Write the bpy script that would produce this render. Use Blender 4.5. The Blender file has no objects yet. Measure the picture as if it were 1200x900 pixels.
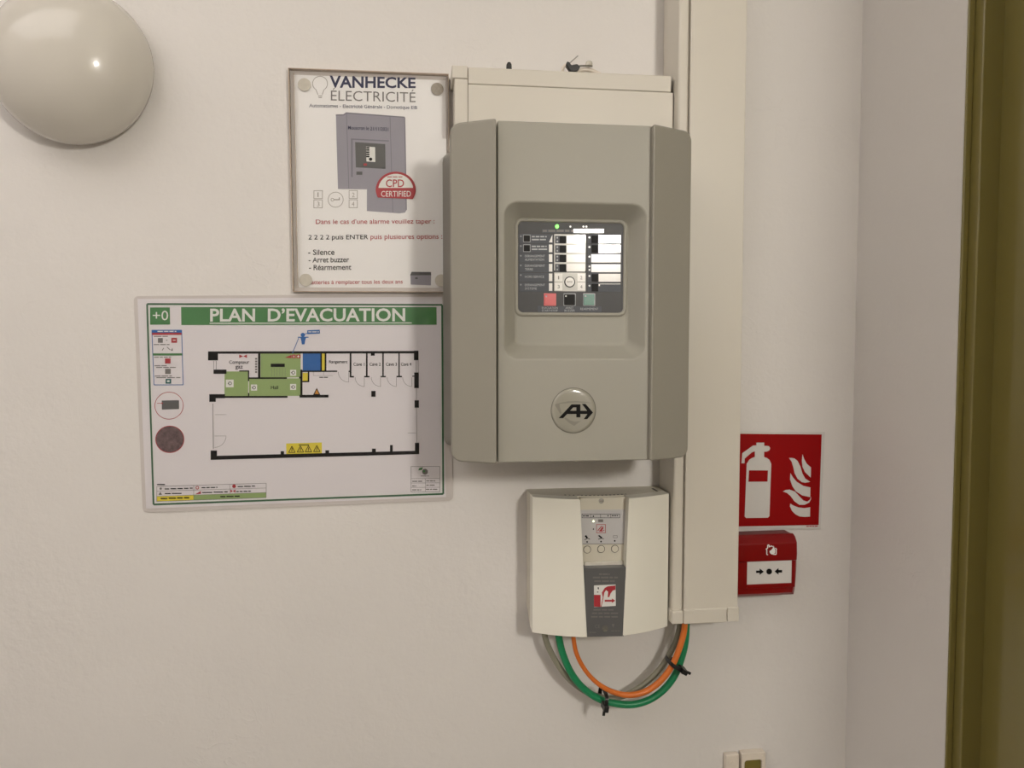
import bpy, bmesh, math, random
from mathutils import Vector, Matrix
random.seed(7)
scene = bpy.context.scene
COL = scene.collection

# ------------------------------------------------------------------ camera
F, YAW, PITCH = 885.2, math.radians(6.889), math.radians(2.996)   # focal length in pixels of a 1200 px wide frame
D, CZ = 1.07, 1.40                                                # distance to the wall, eye height
cam_d = bpy.data.cameras.new('camera'); cam = bpy.data.objects.new('camera', cam_d); COL.objects.link(cam)
cam.location = (0, -D, CZ); cam.rotation_euler = (math.pi/2 - PITCH, 0, -YAW)
cam_d.sensor_width = 36; cam_d.lens = F*36/1200; cam_d.clip_start = .01
scene.camera = cam
# ------------------------------------------------------------------ world, exposure
w = bpy.data.worlds.new('world'); scene.world = w; w.use_nodes = True
w.node_tree.nodes['Background'].inputs[0].default_value = (1, .93, .84, 1)
w.node_tree.nodes['Background'].inputs[1].default_value = 0.02
vs = scene.view_settings
vs.view_transform = 'Standard'; vs.look = 'None'; vs.gamma = 1; vs.use_curve_mapping = False
vs.exposure = 0.0
LAMP_MAIN = 129.0      # opposite wall lamp above the second door
FILL_CEIL = 2.3       # wide fill panel added on the ceiling to the left
LAMP_COL = (1.0, .95, .87)
FILL_COL = (1.0, .955, .95)

# ------------------------------------------------------------------ helpers
_fw = Vector((math.sin(YAW)*math.cos(PITCH), math.cos(YAW)*math.cos(PITCH), -math.sin(PITCH)))
_rt = Vector((math.cos(YAW), -math.sin(YAW), 0)); _up = _rt.cross(_fw)
def U(px, py, t=0.0):
    """photo measurement -> (x, z) in metres on the plane t metres in front of the wall"""
    v = _rt*((px-600)/F) - _up*((py-450)/F) + _fw
    k = (D-t)/v.y
    return (v.x*k, CZ + v.z*k)
def lin(c): return tuple(((x/255)/12.92 if x/255 <= .04045 else ((x/255+.055)/1.055)**2.4) for x in c)

def mat(name, rgb, rough=.5, metal=0, coat=0, spec=.5, noise=.04, nscale=40, bump=0, bscale=200, emit=None, estr=0, coatr=.05, dist=.001):
    m = bpy.data.materials.new(name); m.use_nodes = True; nt = m.node_tree; b = nt.nodes['Principled BSDF']
    c = lin(rgb)
    b.inputs['Roughness'].default_value = rough; b.inputs['Metallic'].default_value = metal
    b.inputs['Coat Weight'].default_value = coat; b.inputs['Coat Roughness'].default_value = coatr
    b.inputs['Specular IOR Level'].default_value = spec
    tc = nt.nodes.new('ShaderNodeTexCoord')
    n = nt.nodes.new('ShaderNodeTexNoise'); n.inputs['Scale'].default_value = nscale; n.inputs['Detail'].default_value = 4
    nt.links.new(tc.outputs['Object'], n.inputs['Vector'])
    mx = nt.nodes.new('ShaderNodeMix'); mx.data_type = 'RGBA'
    mx.inputs[6].default_value = (*[x*(1-noise) for x in c], 1); mx.inputs[7].default_value = (*[min(1, x*(1+noise)) for x in c], 1)
    nt.links.new(n.outputs['Fac'], mx.inputs[0]); nt.links.new(mx.outputs[2], b.inputs['Base Color'])
    if bump:
        n2 = nt.nodes.new('ShaderNodeTexNoise'); n2.inputs['Scale'].default_value = bscale; n2.inputs['Detail'].default_value = 5
        nt.links.new(tc.outputs['Object'], n2.inputs['Vector'])
        bp = nt.nodes.new('ShaderNodeBump'); bp.inputs['Strength'].default_value = bump; bp.inputs['Distance'].default_value = dist
        nt.links.new(n2.outputs['Fac'], bp.inputs['Height']); nt.links.new(bp.outputs['Normal'], b.inputs['Normal'])
    if emit:
        b.inputs['Emission Color'].default_value = (*emit, 1); b.inputs['Emission Strength'].default_value = estr
    return m
def clear_mat(name, tint=(1, 1, 1), rough=.02, ior=1.49, bump=0, bscale=30):
    m = bpy.data.materials.new(name); m.use_nodes = True; nt = m.node_tree; nt.nodes.clear()
    o = nt.nodes.new('ShaderNodeOutputMaterial'); mix = nt.nodes.new('ShaderNodeMixShader')
    t = nt.nodes.new('ShaderNodeBsdfTransparent'); t.inputs[0].default_value = (*tint, 1)
    g = nt.nodes.new('ShaderNodeBsdfGlossy'); g.inputs['Roughness'].default_value = rough
    f = nt.nodes.new('ShaderNodeFresnel'); f.inputs[0].default_value = ior
    if bump:
        tc = nt.nodes.new('ShaderNodeTexCoord'); n = nt.nodes.new('ShaderNodeTexNoise'); n.inputs['Scale'].default_value = bscale
        bp = nt.nodes.new('ShaderNodeBump'); bp.inputs['Strength'].default_value = bump; bp.inputs['Distance'].default_value = .001
        nt.links.new(tc.outputs['Object'], n.inputs['Vector']); nt.links.new(n.outputs['Fac'], bp.inputs['Height'])
        nt.links.new(bp.outputs['Normal'], g.inputs['Normal'])
    ge = nt.nodes.new('ShaderNodeNewGeometry'); mu = nt.nodes.new('ShaderNodeMath'); mu.operation = 'MULTIPLY'; iv = nt.nodes.new('ShaderNodeMath'); iv.operation = 'SUBTRACT'; iv.inputs[0].default_value = 1
    nt.links.new(ge.outputs['Backfacing'], iv.inputs[1]); nt.links.new(iv.outputs[0], mu.inputs[1]); nt.links.new(f.outputs[0], mu.inputs[0])   # reflect at the front face only
    nt.links.new(mu.outputs[0], mix.inputs[0]); nt.links.new(t.outputs[0], mix.inputs[1]); nt.links.new(g.outputs[0], mix.inputs[2])
    nt.links.new(mix.outputs[0], o.inputs[0])
    return m

def wall_mat():
    m = mat('plaster', (224, 220, 216), rough=.62, noise=.035, nscale=4, spec=.3)
    nt = m.node_tree; b = nt.nodes['Principled BSDF']
    tc = nt.nodes.new('ShaderNodeTexCoord')
    n1 = nt.nodes.new('ShaderNodeTexNoise'); n1.inputs['Scale'].default_value = 14; n1.inputs['Detail'].default_value = 7; n1.inputs['Roughness'].default_value = .55
    n2 = nt.nodes.new('ShaderNodeTexNoise'); n2.inputs['Scale'].default_value = 160; n2.inputs['Detail'].default_value = 3
    ad = nt.nodes.new('ShaderNodeMath'); ad.operation = 'MULTIPLY_ADD'; ad.inputs[1].default_value = .12
    nt.links.new(tc.outputs['Object'], n1.inputs['Vector']); nt.links.new(tc.outputs['Object'], n2.inputs['Vector'])
    nt.links.new(n2.outputs['Fac'], ad.inputs[0]); nt.links.new(n1.outputs['Fac'], ad.inputs[2])
    bp = nt.nodes.new('ShaderNodeBump'); bp.inputs['Strength'].default_value = .55; bp.inputs['Distance'].default_value = .006
    # sparse trowel ridges and specks
    def node(t, **k):
        n = nt.nodes.new(t)
        for a, v in k.items(): setattr(n, a, v)
        return n
    def math_(op, a, b=None, clamp=False):
        n = node('ShaderNodeMath', operation=op, use_clamp=clamp)
        for i, x in enumerate((a, b)):
            if x is None: continue
            if isinstance(x, (int, float)): n.inputs[i].default_value = x
            else: nt.links.new(x, n.inputs[i])
        return n.outputs[0]
    r1 = node('ShaderNodeTexNoise'); r1.inputs['Scale'].default_value = 16; r1.inputs['Detail'].default_value = 3; r1.inputs['Distortion'].default_value = 1.6
    r2 = node('ShaderNodeTexNoise'); r2.inputs['Scale'].default_value = 5; r2.inputs['Detail'].default_value = 3
    r3 = node('ShaderNodeTexVoronoi'); r3.inputs['Scale'].default_value = 9
    for r in (r1, r2, r3): nt.links.new(tc.outputs['Object'], r.inputs['Vector'])
    ridge = math_('SUBTRACT', 1.0, math_('MULTIPLY', math_('ABSOLUTE', math_('SUBTRACT', r1.outputs['Fac'], .5)), 45.0), True)
    mask = math_('MULTIPLY', math_('SUBTRACT', r2.outputs['Fac'], .51), 6.0, True)
    mask = math_('MAXIMUM', mask, 0.0)
    speck = math_('SUBTRACT', 1.0, math_('MULTIPLY', r3.outputs['Distance'], 26.0), True)
    tot = math_('ADD', ad.outputs[0], math_('ADD', math_('MULTIPLY', math_('MULTIPLY', ridge, mask), .10), math_('MULTIPLY', math_('MULTIPLY', speck, mask), .25)))
    nt.links.new(tot, bp.inputs['Height']); nt.links.new(bp.outputs['Normal'], b.inputs['Normal'])
    return m

M = {
 'wall': wall_mat(),
 'ceiling': mat('ceiling_paint', (232, 230, 224), rough=.8),
 'floor': mat('floor_tile', (172, 167, 160), rough=.35, noise=.12, nscale=12),
 'olive': mat('olive_gloss_paint', (124, 113, 60), rough=.28, coat=.3, noise=.05, nscale=6, bump=.15, bscale=60),
 'steel': mat('brushed_steel', (180, 178, 172), rough=.3, metal=1),
 'opal': mat('opal_glass', (206, 201, 191), rough=.22, coat=.35, spec=.35, noise=.03, nscale=6, coatr=.03),
 'lampbase': mat('lamp_base_plastic', (205, 200, 190), rough=.4),
 'white_pl': mat('white_trunking_plastic', (214, 208, 196), rough=.38, noise=.015, nscale=8),
 'cream_pl': mat('cream_plastic', (238, 235, 223), rough=.42, noise=.015, nscale=9),
 'cream_in': mat('cream_plastic_inner', (212, 206, 190), rough=.45, noise=.02),
 'panel': mat('grey_moulded_plastic', (163, 160, 149), rough=.46, spec=.3, noise=.015, nscale=12, bump=.05, bscale=900, dist=.0003),
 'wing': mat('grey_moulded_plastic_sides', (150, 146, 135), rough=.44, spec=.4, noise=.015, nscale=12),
 'back': mat('grey_back_box', (120, 116, 106), rough=.5),
 'black_gl': mat('black_display_film', (58, 58, 59), rough=.5, coat=0, noise=.02),
 'dark_slot': mat('dark_grey_label_slot', (84, 87, 93), rough=.5, coat=0, spec=.25, noise=.03),
 'white_and_glare': mat('white_with_painted_glare', (250, 248, 244), rough=.12, coat=.8, noise=.05, nscale=60),  # white of the keys; on inserts and strips it paints reflected light
 'silver': mat('silver_film', (190, 188, 180), rough=.3, coat=.3),
 'key_dark': mat('dark_key', (36, 36, 36), rough=.6, spec=.2),
 'key_red': mat('red_key', (205, 62, 62), rough=.3),
 'key_green': mat('green_key', (38, 112, 92), rough=.3),
 'led_off': mat('unlit_led', (222, 222, 218), rough=.2),
 'led_grey': mat('dim_led', (150, 152, 155), rough=.2),
 'led_green': mat('lit_green_led', (120, 230, 110), emit=(.25, 1, .15), estr=1.6),
 'led_pale': mat('lit_pale_led', (240, 240, 200), emit=(.9, 1, .6), estr=2),
 'print_lt': mat('pale_print', (176, 178, 180), rough=.4),
 'print_blk': mat('black_print', (10, 8, 8), rough=.55, spec=.15),
 'print_navy': mat('navy_print', (38, 40, 78), rough=.45),
 'print_grey': mat('grey_print', (118, 114, 112), rough=.5),
 'print_lgrey': mat('pale_grey_print', (168, 162, 156), rough=.5),
 'print_red': mat('red_print', (172, 44, 54), rough=.45),
 'print_green': mat('green_print', (70, 128, 74), rough=.45, noise=.03),
 'print_dgreen': mat('dark_green_print', (52, 98, 66), rough=.45),
 'print_zone': mat('light_green_print', (148, 172, 110), rough=.45),
 'print_blue': mat('blue_print', (34, 98, 168), rough=.45),
 'print_yel': mat('yellow_print', (226, 208, 62), rough=.45),
 'print_orange': mat('orange_print', (208, 138, 44), rough=.45),
 'print_white': mat('white_print', (228, 228, 224), rough=.45),
 'print_teal': mat('teal_print', (30, 96, 96), rough=.45),
 'photo_dark': mat('printed_dark_photograph', (104, 84, 86), rough=.45, noise=.95, nscale=260),
 'print_panel': mat('printed_picture_grey', (152, 149, 160), rough=.45, noise=.04, nscale=20),
 'print_panel_d': mat('printed_picture_shade', (124, 121, 133), rough=.45),
 'paper': mat('plan_paper', (227, 222, 225), rough=.6, noise=.015, nscale=8),
 'paper2': mat('notice_paper', (243, 241, 241), rough=.6, noise=.015, nscale=8),
 'film': clear_mat('laminating_film', (.985, .985, .985), rough=.07, bump=.25, bscale=22),
 'acrylic': clear_mat('clear_acrylic', (.99, .99, .985), rough=.025),
 'acr_edge': mat('acrylic_cut_edge', (188, 170, 152), rough=.25, noise=.3, nscale=60, coat=.5),
 'film_edge': mat('laminate_sealed_edge', (212, 205, 201), rough=.25, noise=.03),
 'disc_grey': mat('grey_fixing_disc', (160, 152, 142), rough=.3, metal=.2, noise=.3, nscale=300),
 'disc_clear': mat('pale_fixing_disc', (206, 200, 188), rough=.3, noise=.1, nscale=200),
 'sign_red': mat('sign_red', (146, 0, 2), rough=.5, spec=.15, noise=.02),
 'sign_white': mat('photoluminescent_white', (210, 207, 203), rough=.4, noise=.02),
 'call_red': mat('call_point_red', (124, 2, 5), rough=.3, coat=.1, spec=.35, noise=.02),
 'call_red_in': mat('call_point_red_inner', (104, 3, 6), rough=.4, noise=.02),
 'sticker': mat('dark_grey_sticker', (92, 92, 92), rough=.4, noise=.03),
 'label_grey': mat('pale_grey_label', (198, 196, 196), rough=.4, noise=.02),
 'clear_cap': mat('frosted_clear_plastic', (200, 194, 180), rough=.2, coat=.5, noise=.1, nscale=120),
 'c_green': mat('green_cable_sheath', (20, 132, 84), rough=.4, noise=.04),
 'c_orange': mat('orange_cable_sheath', (212, 112, 40), rough=.4, noise=.04),
 'c_grey': mat('grey_cable_sheath', (140, 137, 120), rough=.42, noise=.04),
 'black_pl': mat('black_nylon', (24, 23, 23), rough=.35),
 'badge': mat('badge_dome', (157, 154, 142), rough=.16, coat=.8, noise=.01),
 'groove': mat('dark_groove', (104, 100, 92), rough=.5),
 'shield': mat('badge_grey_print', (128, 124, 114), rough=.4),
 'wallbox': mat('white_wall_box_plastic', (224, 214, 200), rough=.35),
 'olive_in': mat('olive_insert', (120, 108, 48), rough=.4, noise=.12, nscale=90),
 'lamp_on': mat('lit_opal_globe', (255, 245, 230), emit=LAMP_COL, estr=LAMP_MAIN),
 'fill_on': mat('added_fill_diffuser', (255, 245, 230), emit=FILL_COL, estr=FILL_CEIL),
}

ORG = {}
def root_of(o):
    while o.parent: o = o.parent
    return o
class MB:
    def __init__(s): s.v = []; s.f = []
    def add(s, vs, fs):
        n = len(s.v); s.v += [tuple(p) for p in vs]; s.f += [tuple(i+n for i in f) for f in fs]; return s
    def box(s, x0, x1, t0, t1, z0, z1):
        "t = distance in front of the wall"
        a, b = -t1, -t0
        return s.add([(x0,a,z0),(x1,a,z0),(x1,b,z0),(x0,b,z0),(x0,a,z1),(x1,a,z1),(x1,b,z1),(x0,b,z1)],
                     [(0,1,5,4),(1,2,6,5),(2,3,7,6),(3,0,4,7),(4,5,6,7),(3,2,1,0)])
    def prism(s, pts, t0, t1, smooth=False):
        n = len(pts)
        v = [(x, -t1, z) for x, z in pts] + [(x, -t0, z) for x, z in pts]
        f = [tuple(range(n)), tuple(range(2*n-1, n-1, -1))] + [(i, i+n, (i+1) % n+n, (i+1) % n) for i in range(n)]
        return s.add(v, f)
    def loft(s, loops, cap0=False, cap1=True):
        "loops: lists of (x, t, z)"
        n = len(loops[0]); v = []; f = []
        for l in loops: v += [(x, -t, z) for x, t, z in l]
        for k in range(len(loops)-1):
            for i in range(n):
                j = (i+1) % n; f.append((k*n+i, k*n+j, (k+1)*n+j, (k+1)*n+i))
        if cap0: f.append(tuple(range(n-1, -1, -1)))
        if cap1: f.append(tuple(range((len(loops)-1)*n, len(loops)*n)))
        return s.add(v, f)
    def flat(s, pts, t):
        return s.add([(x, -t, z) for x, z in pts], [tuple(range(len(pts)))])
    def build(s, name, m, parent=None, smooth=False, bevel=0, seg=3, kind=None, recalc=True, ang=40):
        me = bpy.data.meshes.new(name)
        r = root_of(parent) if parent else None
        ox, oy, oz = ORG.get(r, (0, 0, 0)) if r else (0, 0, 0)
        me.from_pydata([(x-ox, y-oy, z-oz) for x, y, z in s.v], [], s.f)
        if recalc:
            bm = bmesh.new(); bm.from_mesh(me); bmesh.ops.recalc_face_normals(bm, faces=bm.faces); bm.to_mesh(me); bm.free()
        me.materials.append(M[m] if isinstance(m, str) else m)
        o = bpy.data.objects.new(name, me); COL.objects.link(o)
        if parent: o.parent = parent
        if smooth or bevel:
            for p in me.polygons: p.use_smooth = True
        if bevel:
            bv = o.modifiers.new('bevel', 'BEVEL'); bv.width = bevel; bv.segments = seg; bv.limit_method = 'ANGLE'; bv.angle_limit = math.radians(ang); bv.harden_normals = True
        elif smooth:
            me.set_sharp_from_angle(angle=math.radians(ang))
        if kind: o['kind'] = kind
        return o
def rrect(x0, x1, z0, z1, r, n=6, corners=(1, 1, 1, 1)):
    "counter-clockwise from bottom-left; corners bl, br, tr, tl"
    out = []
    cs = [(x0+r, z0+r, 180), (x1-r, z0+r, 270), (x1-r, z1-r, 0), (x0+r, z1-r, 90)]
    ed = [(x0, z0), (x1, z0), (x1, z1), (x0, z1)]
    for (cx, cz, a), on, e in zip(cs, corners, ed):
        for i in range(n+1):
            q = math.radians(a + 90*i/n)
            out.append((cx+r*math.cos(q), cz+r*math.sin(q)) if on else e)
    return out
def circle(cx, cz, r, n=32, rz=None):
    rz = rz or r
    return [(cx+r*math.cos(2*math.pi*i/n), cz+rz*math.sin(2*math.pi*i/n)) for i in range(n)]
def thing(name, label, cat, org, group=None, rot=0):
    o = bpy.data.objects.new(name, None); COL.objects.link(o); o.empty_display_size = .05
    o.location = org; o.rotation_euler = (0, rot, 0)
    o['label'] = label; o['category'] = cat
    if group: o['group'] = group
    ORG[o] = org
    return o
def tube(pts, rad, n=14, sub=6):
    "smooth tube through (x, t, z) points; rad number or list"
    P = [Vector((x, -t, z)) for x, t, z in pts]
    R = rad if isinstance(rad, (list, tuple)) else [rad]*len(P)
    Q = []; RR = []
    for i in range(len(P)-1):
        p0 = P[max(i-1, 0)]; p1 = P[i]; p2 = P[i+1]; p3 = P[min(i+2, len(P)-1)]
        for k in range(sub):
            u = k/sub
            Q.append(.5*((2*p1)+(p2-p0)*u+(2*p0-5*p1+4*p2-p3)*u*u+(3*p1-p0-3*p2+p3)*u**3)); RR.append(R[i]*(1-u)+R[i+1]*u)
    Q.append(P[-1]); RR.append(R[-1])
    b = MB(); v = []; f = []; nrm = None
    for i, q in enumerate(Q):
        tg = (Q[min(i+1, len(Q)-1)]-Q[max(i-1, 0)]).normalized()
        if nrm is None: nrm = tg.orthogonal().normalized()
        nrm = (nrm - tg*nrm.dot(tg)).normalized(); bi = tg.cross(nrm)
        for k in range(n):
            a = 2*math.pi*k/n; v.append(q + (nrm*math.cos(a)+bi*math.sin(a))*RR[i])
    for i in range(len(Q)-1):
        for k in range(n):
            j = (k+1) % n; f.append((i*n+k, i*n+j, (i+1)*n+j, (i+1)*n+k))
    f.append(tuple(range(n-1, -1, -1))); f.append(tuple(range((len(Q)-1)*n, len(Q)*n)))
    return b.add(v, f)

# ---- lettering
_TX = {}
XH, CH = .46, .72
def letter_height(ch):
    c = bpy.data.curves.new('lettering', 'FONT'); c.body = ch; o = bpy.data.objects.new('lettering', c); COL.objects.link(o)
    me = bpy.data.meshes.new_from_object(o.evaluated_get(bpy.context.evaluated_depsgraph_get())); h = max(p.co.y for p in me.vertices)
    bpy.data.objects.remove(o); bpy.data.curves.remove(c); bpy.data.meshes.remove(me); return h
XH, CH = letter_height('x'), letter_height('H'); print('letter heights', XH, CH)
def text_geo(s, bold=0, sp=1.0):
    key = (s, bold, sp)
    if key in _TX: return _TX[key]
    c = bpy.data.curves.new('lettering', 'FONT'); c.body = s; c.offset = bold; c.resolution_u = 3; c.fill_mode = 'FRONT'; c.space_character = sp
    o = bpy.data.objects.new('lettering', c); COL.objects.link(o)
    dg = bpy.context.evaluated_depsgraph_get(); me = bpy.data.meshes.new_from_object(o.evaluated_get(dg))
    v = [(p.co.x, p.co.y) for p in me.vertices]; f = [tuple(p.vertices) for p in me.polygons]
    bpy.data.objects.remove(o); bpy.data.curves.remove(c); bpy.data.meshes.remove(me)
    if any(ch.islower() for ch in s):          # taller small letters, as in the photographed typeface
        def wy(y): return y if y <= 0 else (y*.74*CH/XH if y <= XH else .74*CH+(y-XH)*(.26*CH)/(CH-XH))
        v = [(x, wy(y)) for x, y in v]
    x0 = min(p[0] for p in v); x1 = max(p[0] for p in v); y0 = min(p[1] for p in v); y1 = max(p[1] for p in v)
    v = [((x-x0)/(x1-x0), (y-y0)/(y1-y0)) for x, y in v]
    _TX[key] = (v, f); return v, f
class Pr:
    "flat print on a surface: fn maps photo pixels to the (x, z) of the surface, tf gives its t"
    def __init__(s, fn, t, layer=0): s.fn = fn; s.t = t; s.l = layer; s.b = MB(); s.k = 0
    def _p(s, pts):
        q = [s.fn(*p) for p in pts]; s.b.flat(q, s.t + s.l*.00016 + s.k*.0000015); s.k += 1; return s
    def rect(s, x0, y0, x1, y1): return s._p([(x0, y1), (x1, y1), (x1, y0), (x0, y0)])
    def poly(s, *pts): return s._p(pts)
    def line(s, x0, y0, x1, y1, w):
        d = math.hypot(x1-x0, y1-y0); nx, ny = -(y1-y0)/d*w/2, (x1-x0)/d*w/2
        return s._p([(x0+nx, y0+ny), (x1+nx, y1+ny), (x1-nx, y1-ny), (x0-nx, y0-ny)])
    def path(s, pts, w):
        for a, b in zip(pts, pts[1:]): s.line(*a, *b, w)
        return s
    def frame(s, x0, y0, x1, y1, w):
        s.rect(x0, y0, x1, y0+w).rect(x0, y1-w, x1, y1).rect(x0, y0+w, x0+w, y1-w).rect(x1-w, y0+w, x1, y1-w); return s
    def disc(s, cx, cy, r, ry=None, n=28):
        ry = ry or r
        return s._p([(cx+r*math.cos(2*math.pi*i/n), cy-ry*math.sin(2*math.pi*i/n)) for i in range(n)])
    def ring(s, cx, cy, r, w, a0=0, a1=360, n=36, ry=None):
        ry = ry or r
        for i in range(n):
            a = math.radians(a0+(a1-a0)*i/n); c = math.radians(a0+(a1-a0)*(i+1)/n)
            k = (r-w)/r
            s._p([(cx+r*math.cos(a), cy-ry*math.sin(a)), (cx+r*math.cos(c), cy-ry*math.sin(c)), (cx+r*k*math.cos(c), cy-ry*k*math.sin(c)), (cx+r*k*math.cos(a), cy-ry*k*math.sin(a))])
        return s
    def text(s, st, x0, y0, x1, y1, bold=0, sp=1.0, y0r=None, y1r=None):
        "ink box of the lettering in photo pixels; y0r / y1r are the heights at the right end"
        v, f = text_geo(st, bold, sp)
        y0r = y0 if y0r is None else y0r; y1r = y1 if y1r is None else y1r
        q = []
        for a, b in v:
            yt = y0*(1-a)+y0r*a; yb = y1*(1-a)+y1r*a
            x, z = s.fn(x0+(x1-x0)*a, yb+(yt-yb)*b); q.append((x, -(s.t+s.l*.00016), z))
        s.b.add(q, f); return s
    def dash(s, x0, y0, x1, y1, n=4, y0r=None):
        "an unreadable line of small print, as word-long strokes"
        rr = random.Random(int(x0*13+y0*7)); x = x0; y0r = y0 if y0r is None else y0r
        while x < x1-.5:
            wd = min(x1-x, (x1-x0)/n*rr.uniform(.5, 1.2)); a = (x-x0)/(x1-x0); dy = (y0r-y0)*a
            s.rect(x, y0+dy, x+wd, y1+dy); x += wd + (x1-x0)*.03+.5
        return s
    def done(s, name, m, parent):
        return s.b.build(name, m, parent, recalc=False) if s.b.v else None
def make_pr(fn, t, parent):
    def P(layer=1): return Pr(fn, t, layer)
    return P

def homography(src, dst):
    A = []; B = []
    for (x, y), (u, v) in zip(src, dst):
        A.append([x, y, 1, 0, 0, 0, -u*x, -u*y]); B.append(u); A.append([0, 0, 0, x, y, 1, -v*x, -v*y]); B.append(v)
    n = 8
    for i in range(n):
        p = max(range(i, n), key=lambda k: abs(A[k][i])); A[i], A[p] = A[p], A[i]; B[i], B[p] = B[p], B[i]
        for k in range(n):
            if k != i:
                m = A[k][i]/A[i][i]
                A[k] = [a-m*c for a, c in zip(A[k], A[i])]; B[k] -= m*B[i]
    h = [B[i]/A[i][i] for i in range(n)]
    return lambda x, y: ((h[0]*x+h[1]*y+h[2])/(h[6]*x+h[7]*y+1), (h[3]*x+h[4]*y+h[5])/(h[6]*x+h[7]*y+1))
class Sheet:
    "a flat rectangular sheet on the wall, its size and tilt measured from its four corners (tl, tr, br, bl)"
    def __init__(s, corners, t):
        q = [Vector(U(x, y, t)) for x, y in corners]
        s.w = ((q[1]-q[0]).length+(q[2]-q[3]).length)/2; s.h = ((q[0]-q[3]).length+(q[1]-q[2]).length)/2
        d = (q[1]-q[0]).normalized()+(q[2]-q[3]).normalized(); e = (q[0]-q[3]).normalized()+(q[1]-q[2]).normalized()
        a = (math.atan2(d.y, d.x)+math.atan2(-e.x, e.y))/2; s.a = a
        c = sum(q, Vector((0, 0)))/4
        up = Vector((-math.sin(a), math.cos(a)))
        b = c-up*s.h/2; s.org = (b.x, 0, b.y)
        s.L = homography(corners, [(-s.w/2, s.h), (s.w/2, s.h), (s.w/2, 0), (-s.w/2, 0)])
    def thing(s, name, label, cat, group=None):
        o = thing(name, label, cat, s.org, group, rot=-s.a); ORG[o] = (0, 0, 0); return o

def struct(name, b, m, **k):
    o = b.build(name, m, None, **k); o['kind'] = 'structure'; return o
LABELS = {}
# ================================================================== the room
XL, XR, YB, ZC = -1.9, U(1001, 450)[0], 2.10, 2.62     # left wall, right wall, room depth, ceiling
TJ = .218                                              # the doorway starts this far from the corner
struct('wall_back', MB().box(XL-.1, XR+.1, -.1, 0, 0, ZC), 'wall')
XF, TE_ = 1.45, 1.00                                   # beyond TE_ the room is wider
struct('floor', MB().box(XL-.1, XF+.1, -.1, YB+.1, -.1, 0), 'floor')
struct('ceiling', MB().box(XL-.1, XF+.1, -.1, YB+.1, ZC, ZC+.1), 'ceiling')
struct('wall_left', MB().box(XL-.1, XL, 0, YB, 0, ZC), 'wall')
D1, DH = .95, 2.08
struct('wall_right', MB().box(XR, XR+.1, 0, TJ, 0, ZC).box(XR, XR+.1, D1, TE_, 0, ZC).box(XR, XR+.1, TJ, D1, DH, ZC), 'wall')
struct('wall_return', MB().box(XR+.1, XF, TE_-.1, TE_, 0, ZC), 'wall')
struct('wall_side', MB().box(XF, XF+.1, TE_-.1, YB, 0, ZC), 'wall')
X2a, X2b, DH2 = .018, .57, 2.25
struct('wall_front', MB().box(XL-.1, X2a, YB, YB+.1, 0, ZC).box(X2b, XF+.1, YB, YB+.1, 0, ZC).box(X2a, X2b, YB, YB+.1, DH2, ZC), 'wall')
# olive door beside the alarm wall
fr = MB()
fr.box(XR+.001, XR+.010, TJ-.03, TJ+.002, 0, DH).box(XR+.010, XR+.040, TJ-.03, TJ+.016, 0, DH)
fr.box(XR+.001, XR+.017, D1-.002, D1+.03, 0, DH).box(XR+.017, XR+.040, D1-.016, D1+.03, 0, DH)
fr.box(XR+.001, XR+.040, TJ+.016, D1-.016, DH-.02, DH+.02)
struct('trim_1', fr, 'olive', bevel=.002, seg=3)
door = struct('door_1', MB().box(XR+.036, XR+.076, TJ+.006, D1-.006, .005, DH-.01), 'olive', bevel=.002)
h = MB().box(XR+.030, XR+.036, D1-.09, D1-.05, .95, 1.13); h.add(*[tube([(XR+.032, D1-.07, 1.06), (XR-.012, D1-.07, 1.06), (XR-.016, D1-.09, 1.06), (XR-.016, D1-.19, 1.06)], .009).__getattribute__(k) for k in ('v', 'f')])
h.build('handle', 'steel', door, smooth=True)
# unseen olive door in the opposite wall, added for its dark reflection
struct('trim_2', MB().box(X2a, X2a+.04, YB-.012, YB+.09, 0, DH2).box(X2b-.04, X2b, YB-.012, YB+.09, 0, DH2).box(X2a+.04, X2b-.04, YB-.012, YB+.09, DH2-.04, DH2), 'olive', bevel=.003)
door2 = struct('door_2', MB().box(X2a+.042, X2b-.042, YB+.03, YB+.07, .005, DH2-.042), 'olive')
tube([(X2a+.1, YB+.03, 1.03), (X2a+.1, YB-.03, 1.03), (X2a+.12, YB-.034, 1.03), (X2a+.2, YB-.034, 1.03)], .009).build('handle', 'steel', door2, smooth=True)
# lit wall lamp, and a ceiling fill added to lift the left side
def dome(cx, cz, r, hgt, t0, n=48, m=14, p=2.0):
    b = MB(); loops = []
    for k in range(m):
        q = math.pi/2*k/m
        rr = r*math.cos(q); tt = t0+hgt*math.sin(q)
        loops.append([(cx+rr*math.cos(2*math.pi*i/n), tt, cz+rr*math.sin(2*math.pi*i/n)) for i in range(n)])
    b.loft(loops, cap0=True, cap1=False)
    top = len(b.v); b.v.append((cx, -(t0+hgt), cz)); base = (m-1)*n
    b.f += [(base+i, base+(i+1) % n, top) for i in range(n)]
    return b
lx, lz = .70, 1.86
lo = thing('wall_lamp', 'lit round lamp beside the olive door facing the alarm wall', 'lamp', (lx, -YB, lz-.118))
dm = dome(lx, lz, .11, .07, .012); dm.v = [(x, -YB-y, z) for x, y, z in dm.v]      # bulges into the room
dm.build('globe', 'lamp_on', lo, smooth=True)
ring = MB().prism(circle(lx, lz, .118, 40), YB-.012, YB); ring.build('base', 'lampbase', lo)
cl = thing('ceiling_fill', 'added unseen ceiling fill panel to the left of the notices', 'fill light', (-1.1, -1.1, ZC-.03))
MB().box(-1.86, -.34, .49, 1.71, ZC-.030, ZC).build('housing', 'lampbase', cl)
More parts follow.
